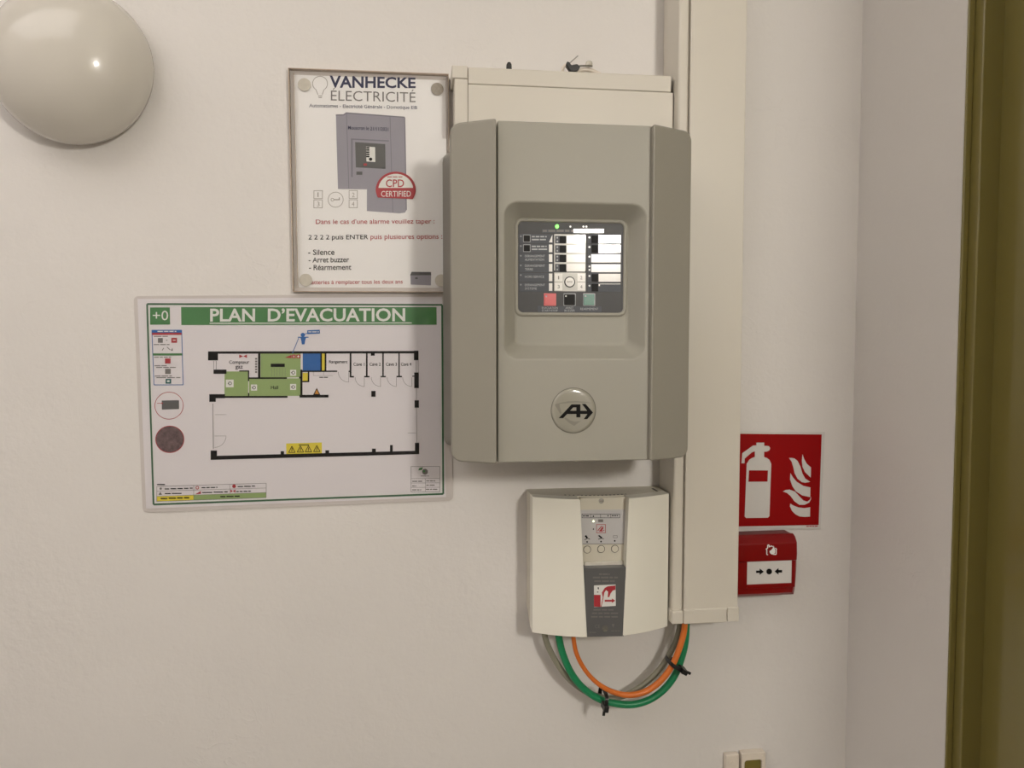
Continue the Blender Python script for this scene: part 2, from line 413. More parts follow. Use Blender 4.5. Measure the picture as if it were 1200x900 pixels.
MB().box(-1.85, -.35, .50, 1.70, ZC-.034, ZC-.030).build('diffuser', 'fill_on', cl)

# ================================================================== wall lamp (unlit) top left
cx, cz, RL = -.4412, 1.7567, .0988
lamp = thing('wall_lamp', 'unlit white opal dome lamp at the upper left of the wall', 'lamp', (cx, 0, cz-RL))
MB().prism(circle(cx, cz, RL-.008, 56), 0, .014).build('base', 'lampbase', lamp)
b = dome(cx, cz, RL, .072, .020, n=72, m=20)
rim = [[(cx+(RL-d)*math.cos(2*math.pi*i/72), t, cz+(RL-d)*math.sin(2*math.pi*i/72)) for i in range(72)] for d, t in ((.004, .012), (.0005, .015), (0, .020))]
b.loft(rim, cap0=True, cap1=False)
b.build('globe', 'opal', lamp, smooth=True, ang=60)

# ================================================================== vertical cable trunking
TD = .070
xl = (U(778, 0)[0]+U(771, 560)[0])/2; xf = (U(810.5, 0, TD)[0]+U(800.5, 700, TD)[0])/2; xr = (U(877, 0, TD)[0]+U(863.5, 700, TD)[0])/2
zb = U(830, 713, TD)[1]; ze = U(826, 730, TD)[1]
tr = thing('cable_trunking', 'tall white plastic cable trunking running up to the ceiling behind the grey panel', 'trunking', (xl, 0, ze))
MB().box(xl, xf-.0006, 0, TD-.002, zb-.004, ZC-.002).box(xf-.0006, xr-.002, 0, TD-.006, zb-.004, ZC-.002).build('channel', 'white_pl', tr, bevel=.004, seg=4)
MB().box(xf+.0006, xr, TD-.022, TD, zb-.004, ZC-.002).build('lid', 'white_pl', tr, bevel=.0012)
zl = U(790, 716, TD)[1]; zlb = U(790, 731.5, TD)[1]; xs = U(851.7, 720, TD)[0]
MB().box(xl-.0015, xf-.0005, .001, TD+.0015, zlb, zl).build('end_cap', 'white_pl', tr, bevel=.002)
MB().box(xf, xs-.0004, .001, TD+.002, ze, zb).build('end_cap', 'white_pl', tr, bevel=.0015)
MB().box(xs+.0004, xr+.0015, .001, TD+.002, ze+.0005, zb+.0005).build('end_cap', 'white_pl', tr, bevel=.0015)
XT0, XT1 = xl, xr

# ================================================================== trunking box above the panel
TB = .052
x0 = U(529.5, 80, TB)[0]; x1 = min(U(791.5, 110, TB)[0], xl-.001); zt = U(660, 83, TB)[1]; zbot = U(660, 152, TB)[1]
tb = thing('trunking_box', 'short wide white trunking section sticking out above the grey panel', 'trunking', ((x0+x1)/2, 0, zbot))
xc = U(548.5, 90, TB)[0]; zc2 = U(540, 92, TB)[1]; zl2 = U(660, 103, TB)[1]
MB().box(x0+.004, x1-.003, 0, TB-.004, zbot, zt-.002).build('channel', 'white_pl', tb, bevel=.002)
MB().box(xc, x1, TB-.012, TB-.0006, zbot, zl2).build('lid', 'white_pl', tb, bevel=.0008)
MB().box(xc, x1-.003, .001, TB, zl2+.0002, zt).build('top_cap', 'white_pl', tb, bevel=.002)
MB().box(x0+.0035, xc-.0005, .001, TB-.0004, zbot, zc2).build('side_strip', 'white_pl', tb, bevel=.001)
MB().box(x0, xc-.0005, .001, TB+.001, zc2, zt+.001).build('corner_cap', 'white_pl', tb, bevel=.0015)

# ================================================================== grey alarm panel
TM, TI, TO = .166, .176, .148      # centre door, inner and outer edges of the side wings
zT = (U(583, 141.5, TM)[1]+U(763, 147, TM)[1])/2; zB = (U(585, 543, TM)[1]+U(760, 538.5, TM)[1])/2
xm0 = U(583.3, 340, TM)[0]; xm1 = U(763.2, 340, TM)[0]
xw0 = U(528.2, 340, TO)[0]; xw0i = U(582, 340, TI)[0]
xw1 = U(808.8, 340, TO)[0]; xw1i = U(764.2, 340, TI)[0]
pn = thing('fire_alarm_control_unit', 'large grey fire alarm control panel with small display and round emblem', 'alarm panel', ((xm0+xm1)/2, 0, zB))
xbk = U(519.2, 340, 0)[0]
def bloop(d, t): return [(x, t, z) for x, z in rrect(xbk+d, min(xl-.003, xw1-.012), zB+.001+d, zT-.001-d, .012, 6, (1, 0, 0, 1))]
MB().loft([bloop(0, 0), bloop(0, .012), bloop(.016, .120), bloop(.016, TO-.0125)], cap0=True).build('back_box', 'back', pn, smooth=True)     # tapers towards the door; flare and dark grey stand in for a shade strip
MB().box(xm0-.012, xm1+.012, TO-.0125, TO-.0085, zB+.003, zT-.003).build('door_edge', 'panel', pn)
def wing(xo, xi):
    sg = 1 if xi > xo else -1; R = .012
    pts = rrect(min(xo, xi), max(xo, xi), zB, zT, R, 6, (1, 0, 0, 1) if sg > 0 else (0, 1, 1, 0))
    out = []
    for p in pts:
        if not out or (abs(p[0]-out[-1][0])+abs(p[1]-out[-1][1])) > 1e-7: out.append(p)
    def tf(x): return TO+(TI-TO)*(abs(x-xo)/abs(xi-xo))
    def back(x): return TO-.0118
    n = len(out); v = [(x, -tf(x), z) for x, z in out]+[(x, -back(x), z) for x, z in out]
    f = [tuple(range(n)), tuple(range(2*n-1, n-1, -1))]+[(i, i+n, (i+1) % n+n, (i+1) % n) for i in range(n)]
    return MB().add(v, f)
wing(xw0, xw0i).build('side_wing', 'wing', pn, bevel=.0028, seg=4)
wing(xw1, xw1i).build('side_wing', 'wing', pn, bevel=.0028, seg=4)
# centre door with its dished recess
TR = .140
def rr3(px0, py0, px1, py1, t, r, n=8):
    a = U(px0, (py0+py1)/2, t)[0]; c = U(px1, (py0+py1)/2, t)[0]; d = U((px0+px1)/2, py1, t)[1]; e = U((px0+px1)/2, py0, t)[1]
    return [(x, t, z) for x, z in rrect(a, c, d, e, r, n)]
def inset(l, d, t): 
    xs_ = [p[0] for p in l]; zs_ = [p[2] for p in l]; return [(x, t, z) for x, z in rrect(min(xs_)+d, max(xs_)-d, min(zs_)+d, max(zs_)-d, max(.0005, RR_-d), 8)]
ro = rr3(591, 238, 757, 420.5, TM, .017)
oxs = [p[0] for p in ro]; ozs = [p[2] for p in ro]; rx0, rx1, rz0, rz1 = min(oxs), max(oxs), min(ozs), max(ozs)
def rl(d, t, r): return [(x, t, z) for x, z in rrect(rx0+d, rx1-d, rz0+d, rz1-d, r, 8)]
def outer(d, t): return [(x, t, z) for x, z in rrect(xm0+d, xm1-d, zB+d, zT-d, .0015, 8)]
b = MB().loft([outer(0, TO-.0118), outer(0, TM-.0012), outer(.0004, TM-.0004), outer(.0014, TM), outer(.0022, TM), rl(-.0024, TM, .0194), rl(-.0016, TM, .0186), rl(0, TM-.0005, .017), rl(.0012, TM-.0022, .016), rl(.0145, TR+.0025, .011), rl(.016, TR+.0006, .010), rl(.019, TR, .008), rl(.0198, TR, .0075)], cap0=True)
b.build('door', 'panel', pn, smooth=True, ang=50)
# display lip and film
dx0, dx1 = U(607, 314, TR)[0], U(730, 314, TR)[0]; dz0, dz1 = U(668, 366.3, TR)[1], U(668, 261, TR)[1]
def dl(d, t, r): return [(x, t, z) for x, z in rrect(dx0-d, dx1+d, dz0-d, dz1+d, r, 8)]
MB().loft([dl(.0052, TR+.0001, .0105), dl(.0040, TR+.0022, .0095), dl(.0028, TR+.0032, .0085), dl(.0010, TR+.0030, .0072), dl(0, TR+.0012, .006), dl(0, TR+.0001, .006)], cap1=False).build('display_bezel', 'panel', pn, smooth=True, ang=60)
TDp = TR+.0008
dsp = MB().loft([dl(0, TR+.0001, .006), dl(0, TDp, .006)]).build('display', 'black_gl', pn)
fnD = lambda px, py: U(px, py, TDp)
PD = lambda l=1: Pr(fnD, TDp, l)
def key(px0, py0, px1, py1, name, m, t1=.0009, parent=None, r=.0006):
    a = U(px0, py1, TDp+t1); c = U(px1, py0, TDp+t1)
    return MB().prism(rrect(a[0], c[0], a[1], c[1], r, 3), TDp, TDp+t1).build(name, m, parent or dsp)
# film strips of the left column, a reflection painted at their ends
lrows = [274.6, 286, 297.4, 308.7, 320, 331.3]
txt = [None, None, ('DERANGEMENT', 'ALIMENTATION'), ('DERANGEMENT', 'TERRE'), ('HORS SERVICE',), ('DERANGEMENT', 'SYSTEME')]
for i, y in enumerate(lrows):
    key(608.6, y, 647.8, y+10.2, 'label_strip', 'dark_slot', .0003)
    q = PD(3); q.rect(643.2, y+.6, 647.2, y+9.6) if i else q.poly((643.2, y+9.4), (647.2, y+9.6), (647.2, y+.8), (645.6, y+4)); q.done('strip_glare', 'white_and_glare', dsp)
    if i < 2:
        key(613, y+.4, 621.8, y+9.2, 'key_frame', 'led_grey', .0005); key(613.8, y+1.2, 621, y+8.4, 'key', 'key_dark', .0011)
        PD(3).dash(623.2, y+2, 640.5, y+3.6, 3).dash(623.2, y+5.4, 641, y+7, 2).done('small_print', 'print_lt', dsp)
    else:
        q = PD(3)
        for k, s in enumerate(txt[i]):
            L = {'DERANGEMENT': 23.5, 'ALIMENTATION': 22.5, 'TERRE': 9.5, 'HORS SERVICE': 22.5, 'SYSTEME': 14}[s]
            yy = y+1.4+k*4.2 if len(txt[i]) > 1 else y+3
            q.text(s, 615, yy, 615+L, yy+2.6)
        q.done('lettering', 'print_lt', dsp)
    PD(3).disc(610.3, y+2.4, 1, n=12).done('indicator', 'led_grey', dsp)
# header, its right part painted white as glare
PD(1).rect(635.3, 268.6, 672, 272.8).done('header_strip', 'dark_slot', dsp)
PD(2).dash(636, 269.4, 672, 271.8, 4).done('header_print', 'print_grey', dsp)
PD(2).rect(672, 268.4, 707.3, 272.8).done('header_glare', 'white_and_glare', dsp)
g = U(652.8, 265.4, TDp+.001); MB().prism(circle(*g, .0022, 16, .0026), TDp, TDp+.0016).build('green_light', 'led_green', dsp)
for x in (668.3, 683.6, 687): PD(3).disc(x, 265.6, 1.15, n=14).done('indicator', 'led_off', dsp)
# middle column, glare painted white on the inserts
key(649.4, 275, 686.4, 317, 'middle_plate', 'silver', .0003)
for y in (276.3, 287.3, 298.3, 309.3):
    PD(3).rect(650.4, y, 656, y+9).done('indicator_field', 'dark_slot', dsp)
    for k in (2.4, 6.6): PD(4).disc(653, y+k, 1, n=12).done('indicator', 'led_grey', dsp)
    key(656, y+.2, 663.6, y+8.8, 'key', 'key_dark', .0011)
    PD(3).rect(664, y, 685.6, y+9).done('insert', 'white_and_glare', dsp)
key(649.4, 319.6, 686.4, 341.2, 'keypad_plate', 'silver', .0003)
for n_, (a, b_) in enumerate(((650, 320.6), (676.6, 320.6), (650, 331.2), (676.6, 331.2))):
    k_ = key(a, b_, a+9.2, b_+9.2, 'key', 'white_and_glare', .0009)
    Pr(lambda px, py: U(px, py, TDp+.0009), TDp+.0009, 1).text('1234'[n_], a+(4 if n_ == 0 else 3.4), b_+2.8, a+(5.2 if n_ == 0 else 5.8), b_+6.8).done('lettering', 'print_grey', dsp)
c_ = U(667.7, 330.4, TDp+.001)
MB().prism(circle(*c_, .0068, 32), TDp, TDp+.0008).build('enter_ring', 'key_dark', dsp)
MB().prism(circle(*c_, .0056, 32), TDp, TDp+.0014).build('enter_key', 'white_and_glare', dsp)
Pr(lambda px, py: U(px, py, TDp+.0014), TDp+.0014, 1).text('ENTER', 664.6, 329.3, 670.8, 331.5).done('lettering', 'print_grey', dsp)
# right column, its inserts whitened to look like lamp glare
for i, y in enumerate((275.7, 287, 298.2, 309.7, 320.9, 332.3)):
    key(688.7, y-.3, 727.6, y+9.6, 'label_strip', 'dark_slot', .0003)
    PD(4).disc(690.6, y+2.6, 1.1, n=12).done('indicator', 'led_off', dsp)
    if i in (2, 3):
        PD(3).rect(692.8, y, 727.2, y+9.3).done('insert', 'white_and_glare', dsp)
        if i == 3: PD(4).disc(690.6, y+6.6, 1.1, n=12).done('indicator', 'led_off', dsp)
    else:
        key(693.3, y+.3, 701, y+9, 'key', 'key_dark', .0011)
        if i != 5: PD(3).rect(701.4, y, 727.2, y+9.3).done('insert', 'white_and_glare', dsp)
        else: PD(3).rect(701.4, y+.4, 703, y+3).rect(703, y+.2, 727, y+.8).done('insert', 'white_and_glare', dsp)
for (a, c, m, nm) in ((637.8, 651.3, 'key_red', 'red_key'), (660.8, 674.3, 'key_dark', 'black_key'), (683.8, 697, 'key_green', 'green_key')):
    key(a-.5, 343.8, c+.5, 358.4, 'key_frame', 'led_grey' if m != 'key_red' else 'key_red', .0004)
    key(a+.4, 344.8, c-.4, 357.6, nm, m, .0014, r=.001)
    Pr(lambda px, py: U(px, py, TDp+.0014), TDp+.0014, 1).disc(a+2.4, 347, 1, n=12).done('indicator', 'led_off' if m == 'key_dark' else 'led_grey', dsp)
key(630, 358.9, 705, 365.6, 'label_strip', 'dark_slot', .0002)
PD(3).text('EVACUATION', 635, 359.6, 653.5, 362).text('START/STOP', 635, 362.8, 653.5, 365.2).text('ARRET', 662.5, 359.6, 672, 362).text('BUZZER', 661.5, 362.8, 673.5, 365.2).text('REARMEMENT', 680, 360.8, 701, 363.4).done('lettering', 'print_lt', dsp)
# emblem
bx, bz = U(672, 481, TM)
RB = U(698.4, 481, TM)[0]-bx
MB().prism(circle(bx, bz, RB, 64), TM-.002, TM+.0004).build('emblem_groove', 'groove', pn)
RB2 = RB-.0006
lp = [[(bx+r*math.cos(2*math.pi*i/64), t, bz+r*math.sin(2*math.pi*i/64)) for i in range(64)] for r, t in ((RB2, TM), (RB2, TM+.0008), (RB2-.0015, TM+.0019), (RB2-.004, TM+.0024), (RB2-.008, TM+.0026))]
em = MB().loft(lp).build('emblem', 'badge', pn, smooth=True, ang=60)
TE = TM+.0027
fz = lambda zx, zy: U(640+zx/15, 450+zy/15, TE)
Pr(fz, TE, 0).poly((150, 358), (270, 325), (400, 302), (550, 300), (700, 314), (800, 335), (680, 330), (500, 326), (350, 340), (150, 358))\
  .poly((150, 358), (235, 345), (240, 400), (272, 500), (248, 528)).poly((315, 603), (345, 588), (420, 638), (500, 660), (610, 652), (490, 737), (400, 680)).done('shield_print', 'shield', em)
Pr(fz, TE, 1).poly((222, 600), (445, 358), (525, 358), (300, 600)).poly((530, 358), (602, 358), (602, 586), (530, 586)).poly((445, 358), (602, 358), (602, 412), (470, 412))\
  .poly((395, 470), (760, 470), (760, 527), (340, 527)).poly((628, 350), (692, 350), (824, 500), (744, 500)).poly((744, 500), (824, 500), (722, 618), (660, 618)).done('logo_print', 'print_blk', em)

# ================================================================== repeater unit below
TS, TC = .057, .085
sx0 = (U(617, 600)[0]+U(624.3, 600, TS)[0])/2; sx1 = min(U(783.3, 640, TS)[0], xl-.0015)
sz1 = U(640, 572.5, 0)[1]; sz0 = U(630, 741, TS)[1]
sm = (sx0+sx1)/2; hw = (sx1-sx0)/2
def arc(x): return TC-(TC-TS)*((x-sm)/hw)**2
rp = thing('alarm_repeater', 'small cream bow-fronted alarm box with grey sticker below the grey panel', 'alarm box', (sm, 0, sz0))
b = MB(); N = 20; xs_ = [sx0+(sx1-sx0)*i/N for i in range(N+1)]
prof = [(sx0, 0)]+[(x, arc(x)-.0225) for x in xs_]+[(sx1, 0)]
n = len(prof)
b.v = [(x, -t, sz0+.001+(.018*(1-t/.034) if t < .034 else 0)) for x, t in prof]+[(x, -t, sz1) for x, t in prof]
b.f = [tuple(range(n)), tuple(range(2*n-1, n-1, -1))]+[(i, i+n, (i+1) % n+n, (i+1) % n) for i in range(n)]
b.build('housing', 'cream_in', rp, smooth=True, ang=30)
zi0, zi1 = sz0, sz1
def cover(xo, xib, xit, nm):
    b = MB(); nx, nz = 14, 6; F_ = []; 
    for layer in (0, .0228):
        for j in range(nz+1):
            for i in range(nx+1):
                w_ = j/nz; xe = xib+(xit-xib)*w_; x = xo+(xe-xo)*i/nx
                z = sz0+(sz1-sz0)*w_
                b.v.append((x, -(arc(x)-layer), z))
    s_ = nx+1; o_ = s_*(nz+1)
    for j in range(nz):
        for i in range(nx):
            a = j*s_+i; b.f += [(a, a+1, a+s_+1, a+s_), (o_+a, o_+a+s_, o_+a+s_+1, o_+a+1)]
    for i in range(nx):
        b.f += [(i, o_+i, o_+i+1, i+1)]; a = nz*s_+i; b.f += [(a, a+1, o_+a+1, o_+a)]
    for j in range(nz):
        a = j*s_; b.f += [(a, a+s_, o_+a+s_, o_+a)]; a = j*s_+nx; b.f += [(a, o_+a, o_+a+s_, a+s_)]
    return b.build(nm, 'cream_pl', rp, bevel=.0006, seg=2, ang=50)
xtl = U(680.3, 586, TC-.001)[0]; xbl = U(688.4, 746, TC)[0]; xtr = U(737.5, 584, TC-.001)[0]; xbr = U(730.4, 745, TC)[0]
cover(sx0, xbl, xtl, 'front_cover'); cover(sx1, xbr, xtr, 'front_cover')
# centre column
TL = .067
za = U(705, 589, TL)[1]; zlab = U(705, 665, TL)[1]
MB().box(U(680, 600, TL)[0], U(736, 600, TL)[0], .058, TL, zlab, sz1-.0012).build('indicator_plate', 'cream_in', rp, bevel=.0008)
pl_ = MB().flat([U(681, 638, TL), U(735, 637, TL), U(735.5, 597, TL), U(680, 597.5, TL)], TL+.0003).build('printed_label', 'label_grey', rp, recalc=False)
fl = lambda px, py: U(px, py, TL+.0004)
PL = lambda l=1: Pr(fl, TL+.0004, l)
PL(1).frame(681.8, 602.2, 726.5, 607, .5).rect(692, 602.2, 692.5, 607).rect(703.5, 602.2, 704, 607).rect(715.5, 602.2, 716, 607).dash(683, 604, 690.5, 605.2, 2).disc(695.3, 605, .9, n=10).disc(712.5, 604.4, .8, n=10).dash(717, 603.6, 724.5, 604.8, 3)\
   .disc(695.4, 620, .8, n=10).disc(688, 635, 1, n=10).disc(704.3, 634.6, 1, n=10).disc(720.4, 633.8, 1, n=10).rect(683, 637.1, 735, 637.5)\
   .poly((685, 628), (687, 627), (689.3, 630.6), (687.6, 631.4)).line(687.6, 631.4, 685, 632.4, .8).line(688.5, 630.6, 691.4, 632, .7)\
   .poly((700.5, 627.6), (702.5, 627), (706, 630), (704.6, 631)).line(704.6, 630.6, 701, 632, .8).line(704.6, 630.6, 707.5, 631.6, .7).done('printed_symbols', 'print_blk', pl_)
PL(1).rect(701, 608.6, 706.8, 611.8).done('printed_battery', 'print_grey', pl_)
PL(1).frame(718.5, 627.4, 723.5, 630.4, .5).done('printed_outline', 'print_grey', pl_)
PL(1).frame(698.8, 614.3, 709.8, 624.7, .6).done('printed_frame', 'print_red', pl_)
PL(1).line(700.4, 622, 705, 616.4, 1).line(702.4, 622.6, 707, 617, 1).line(704, 622.4, 707, 618.6, 1).disc(707.6, 621.4, .7, n=8).rect(702.4, 621.6, 706.4, 622.8).done('flame_symbol', 'print_red', pl_)
PL(3).disc(695.4, 610.8, 1.1, n=12).done('pale_light', 'led_pale', pl_)
for x, y in ((688, 643.9), (704.3, 643.3), (720.5, 643)):
    q = U(x, y, TL)
    MB().prism(circle(*q, .0054, 28), TL, TL+.0006).build('button_ring', 'groove', rp)
    MB().prism(circle(*q, .0046, 28), TL, TL+.0012).build('button', 'cream_in', rp, bevel=.0004, ang=60)
MB().box(U(685, 660, TL+.003)[0], U(733.5, 660, TL+.003)[0], TL, TL+.003, U(709, 665, TL+.003)[1], U(709, 658, TL+.003)[1]).build('clear_strip', 'clear_cap', rp, bevel=.0008)
q = U(704.6, 586.9, TL); MB().prism(circle(*q, .0036, 24), TL-.001, TL+.0012).build('screw', 'steel', rp, bevel=.0008, ang=60)
MB().box(q[0]-.0024, q[0]+.0024, TL+.0012, TL+.00125, q[1]-.0004, q[1]+.0004).build('screw_slot', 'groove', rp)
# grey sticker on a curved plate
TK = TC-.0025
st = MB().prism([U(688, 746.3, TK), U(731, 745.5, TK), U(733.6, 664.8, TK), U(684.6, 666, TK)], .066, TK).build('grey_sticker', 'sticker', rp)
fk = lambda px, py: U(px, py, TK+.0002)
PK = lambda l=1: Pr(fk, TK+.0002, l)
PK().dash(702, 672, 714.5, 673.6, 2).dash(694.8, 675.8, 724, 677.6, 4).dash(696.4, 680.2, 720.5, 681.8, 3).done('small_print', 'print_grey', st)
PK().dash(695.4, 713.9, 720.3, 715.4, 3).dash(693.8, 717.8, 724.5, 719.4, 4).dash(692.6, 722, 724.6, 723.6, 4).text('CE', 697, 732, 703.2, 736).rect(717.2, 731.4, 719.8, 733.2).rect(718, 733.2, 719, 735.2).dash(691, 740.6, 699, 741.6, 2).dash(716, 738.8, 727, 739.6, 3).done('small_print', 'print_grey', st)
PK(1).poly((696, 711.4), (721.6, 710), (721.4, 684.8), (696, 686)).done('pictogram_ground', 'print_white', st)
PK(2).rect(696, 697, 703.7, 711).poly((721.2, 686), (712, 687), (708.5, 689), (705.2, 694.5), (706.4, 700), (707.6, 698), (708, 694.6), (710.2, 691.4), (712.6, 693.4), (712, 700), (714, 699.4), (715.4, 695.4), (718, 692), (721.2, 691))\
    .line(707, 699, 704.4, 711, .9).rect(708.6, 702.8, 717, 705).poly((717, 701.2), (721, 703.8), (717, 706.4)).done('pictogram_print', 'key_red' if False else 'print_red', st)
PK(2).poly((700, 688.4), (701.8, 688.2), (701.6, 691), (700.6, 690)).rect(699.6, 693.2, 701.2, 694.2).done('pictogram_marks', 'print_blk', st)
q = U(709, 736.5, TK); MB().prism(circle(*q, .0042, 20), TK, TK+.0003).build('screw_hole', 'groove', rp)
MB().prism(circle(q[0], q[1]-.0024, .0026, 16, .0016), TK, TK+.0012).build('screw', 'steel', rp)
# vent slots along the top and a slot at the right corner
for k in range(16):
    x = U(664+k*4.7, 579, .06)[0]; y_ = arc(x)-.026
    MB().box(x-.0012, x+.0012, y_-.003, y_, sz1-.001, sz1+.0003).build('vent_slot', 'groove', rp)
MB().box(sx1-.013, sx1-.010, .018, .040, sz1-.002, sz1+.0004).build('top_slot', 'groove', rp)

# ================================================================== cables and ties
def cab(pts, name, label, rad, m):
    P = [(*U(x, y, t), t) for x, y, t in pts]
    b = tube([(x, t, z) for x, z, t in P], rad)
    o = b.build(name, m, None, smooth=True); o['label'] = label; o['category'] = 'cable'; o['group'] = 'cables looping below the alarm box'
    return o
cab([(638, 730, .030), (638.5, 745, .032), (644, 761, .034), (655, 781, .035), (668, 797, .036), (684, 809, .036), (702, 816.5, .036), (722, 818, .034), (744, 809, .034), (764, 794, .034), (779, 776, .034), (790, 756, .034), (796, 738, .034), (797.5, 722, .034)],
    'grey_cable', 'grey cable looping behind the green and orange cables', .0042, 'c_grey')
cab([(653, 730, .046), (655, 747, .047), (659.5, 766, .048), (669, 788, .048), (683, 806, .048), (702, 819, .048), (722, 824.5, .048), (742, 825.5, .048), (761, 820, .047), (778, 808, .046), (791, 791, .045), (799, 770, .044), (803.3, 750, .042), (804.5, 722, .042)],
    'green_cable', 'thick green cable looping below the cream alarm box', .0050, 'c_green')
cab([(671, 730, .058), (672, 747, .059), (676, 767, .060), (687, 787, .060), (702, 802, .060), (720, 811.5, .059), (738, 814.5, .059), (756, 810.5, .058), (773, 799, .057), (787, 781, .056), (796, 760, .054), (801.5, 740, .052), (803, 722, .052)],
    'orange_cable', 'orange cable looping in front of the green cable', [.0031]*4+[.0033, .0037, .0041, .0044, .0044, .0044, .0044, .0044, .0044], 'c_orange')
def tie(px, py, ang, half, label, tail):
    t0, t1 = .028, .0665
    o = thing('cable_tie', label, 'cable tie', (*[U(px, py, .05)[0]], -.05, U(px, py, .05)[1]), 'black ties on the cable loop')
    c = U(px, py, .05); a = math.radians(ang); ux, uz = math.cos(a), math.sin(a); wx, wz = -uz*.0026, ux*.0026
    ringp = []
    n = 28
    b = MB()
    for k in range(n):
        q = 2*math.pi*k/n
        u_ = math.copysign(abs(math.cos(q))**.6, math.cos(q))*half; t_ = (t0+t1)/2+math.copysign(abs(math.sin(q))**.6, math.sin(q))*(t1-t0)/2
        u2 = u_*.86; t2 = (t0+t1)/2+(t_-(t0+t1)/2)*.93
        for (uu, tt, s_) in ((u_, t_, 1), (u_, t_, -1), (u2, t2, -1), (u2, t2, 1)):
            b.v.append((c[0]+ux*uu+wx*s_, -tt, c[1]+uz*uu+wz*s_))
    for k in range(n):
        k2 = (k+1) % n
        for s_ in range(4):
            s2 = (s_+1) % 4; b.f.append((k*4+s_, k*4+s2, k2*4+s2, k2*4+s_))
    b.build('strap', 'black_pl', o, smooth=True)
    hx, hz = c[0]+ux*half*tail, c[1]+uz*half*tail
    hd = MB(); s_ = .0045
    pts = [(hx+ux*i*s_+wx/.0026*j*s_, hz+uz*i*s_+wz/.0026*j*s_) for i, j in ((-1, -.75), (1, -.75), (1, .75), (-1, .75))]
    hd.prism(pts, .052, .0715); hd.build('head', 'black_pl', o, bevel=.001)
    e = .006*(1 if tail > 0 else -1)
    tl = [(hx+ux*i*e*1.3+wx/.0026*j*.0018, hz+uz*i*e*1.3+wz/.0026*j*.0018) for i, j in ((0, -1), (1.7, -1), (1.7, 1), (0, 1))]
    MB().prism(tl, .060, .062).build('tail', 'black_pl', o)
tie(707.5, 817.5, 82, .0098, 'black cable tie at the bottom of the cable loop', -.75)
tie(790.5, 778, -28, .0105, 'black cable tie on the rising right side of the cable loop', .85)

# ================================================================== laminated evacuation plan
ps = Sheet([(155.5, 346.5), (526.5, 344.5), (531, 587), (167.5, 600.5)], .003)
plan = ps.thing('evacuation_plan', 'laminated evacuation plan with green title bar and black floor plan', 'plan')
W, H = ps.w, ps.h
MB().prism(rrect(-W/2, W/2, 0, H, .006, 4), .0004, .0016).build('laminate_back', 'film_edge', plan)
xi0, zi1_ = ps.L(160, 350); xi1, zi0_ = ps.L(522.5, 583)
pap = MB().box(xi0, xi1, .0016, .0019, zi0_, zi1_).build('paper_sheet', 'paper', plan)
T0 = .0019
PP = lambda l=1: Pr(ps.L, T0, l)
def quadframe(pr, c, w):
    for a, b_ in zip(c, c[1:]+c[:1]): pr.line(*a, *b_, w)
    return pr
q = PP(1); quadframe(q, [(171.4, 356), (518.2, 357.6), (519.4, 579.4), (180.2, 591)], 2.1); q.done('green_border', 'print_dgreen', pap)
q = PP(1); quadframe(q, [(173.4, 358), (516.6, 359), (517.6, 577.8), (182, 589)], .9); q.done('pale_border', 'print_white', pap)
PP(2).poly((175.2, 380.4), (198.6, 380.2), (198.2, 360), (175, 360)).poly((211.8, 380.8), (511.8, 381), (511.6, 360.2), (211.4, 359.6)).done('green_title_bar', 'print_green', pap)
PP(3).text('PLAN  D’EVACUATION', 245.6, 361.4, 474.8, 377, bold=.022).rect(245, 378.2, 482.5, 379.3).text('+0', 178.3, 363.8, 196.4, 375.2).done('title_lettering', 'print_white', pap)
# instructions column
q = PP(1); quadframe(q, [(177.2, 386.8), (212.2, 386.8), (214.2, 451), (180, 451)], .9); q.poly((177, 390), (212.4, 390), (212.2, 386.6), (176.8, 386.6)).done('blue_frame', 'print_blue', pap)
PP(2).poly((177.6, 392.4), (212.2, 392.4), (212, 389.8), (177.4, 389.8)).rect(200.2, 395.8, 206.8, 401.6).rect(192.8, 420, 199.4, 426).done('red_symbols', 'print_red', pap)
PP(2).rect(178.6, 414, 213, 416.6).done('green_strip', 'print_green', pap)
PP(2).rect(184.4, 396, 190.2, 401.6).rect(193, 432.2, 199.6, 438.2).done('grey_symbols', 'print_grey', pap)
PP(2).rect(193.6, 444, 200.2, 449.6).done('teal_symbol', 'print_teal', pap)
PP(3).rect(195.4, 445.6, 198.4, 447.8).rect(202, 398, 205.2, 399).dash(184, 387.6, 206, 388.8, 4).done('white_marks', 'print_white', pap)
PP(2).dash(179.5, 393.6, 196, 394.6, 2).dash(179.6, 403.2, 198, 404.2, 2).dash(180, 418, 200, 419, 3).dash(180.6, 428, 196, 429, 2).dash(182.6, 430, 205.6, 431, 3).dash(181, 440, 201, 441, 3).dash(183, 442, 211, 443, 3).rect(194, 398, 195.6, 399).line(189.4, 410.6, 191.4, 407.6, .8).line(195, 406.6, 199, 410, .8).poly((199.6, 411), (201.6, 407.4), (202, 411)).done('small_print', 'print_grey', pap)
PP(1).ring(197.8, 475.4, 17, .7, ry=16.2).ring(198.9, 514.8, 17, .9, ry=16).done('red_circles', 'print_red', pap)
PP(1).poly((189.4, 480), (209.6, 479.4), (209.4, 469), (189.2, 469.4)).done('dark_block', 'sticker', pap)
PP(2).line(183.6, 472.6, 189.4, 472.5, .6).disc(189.8, 472.5, .9, n=10).done('red_pointer', 'print_red', pap)
PP(1).disc(198.9, 514.8, 16.2, 15.2).done('round_photograph', 'photo_dark', pap)
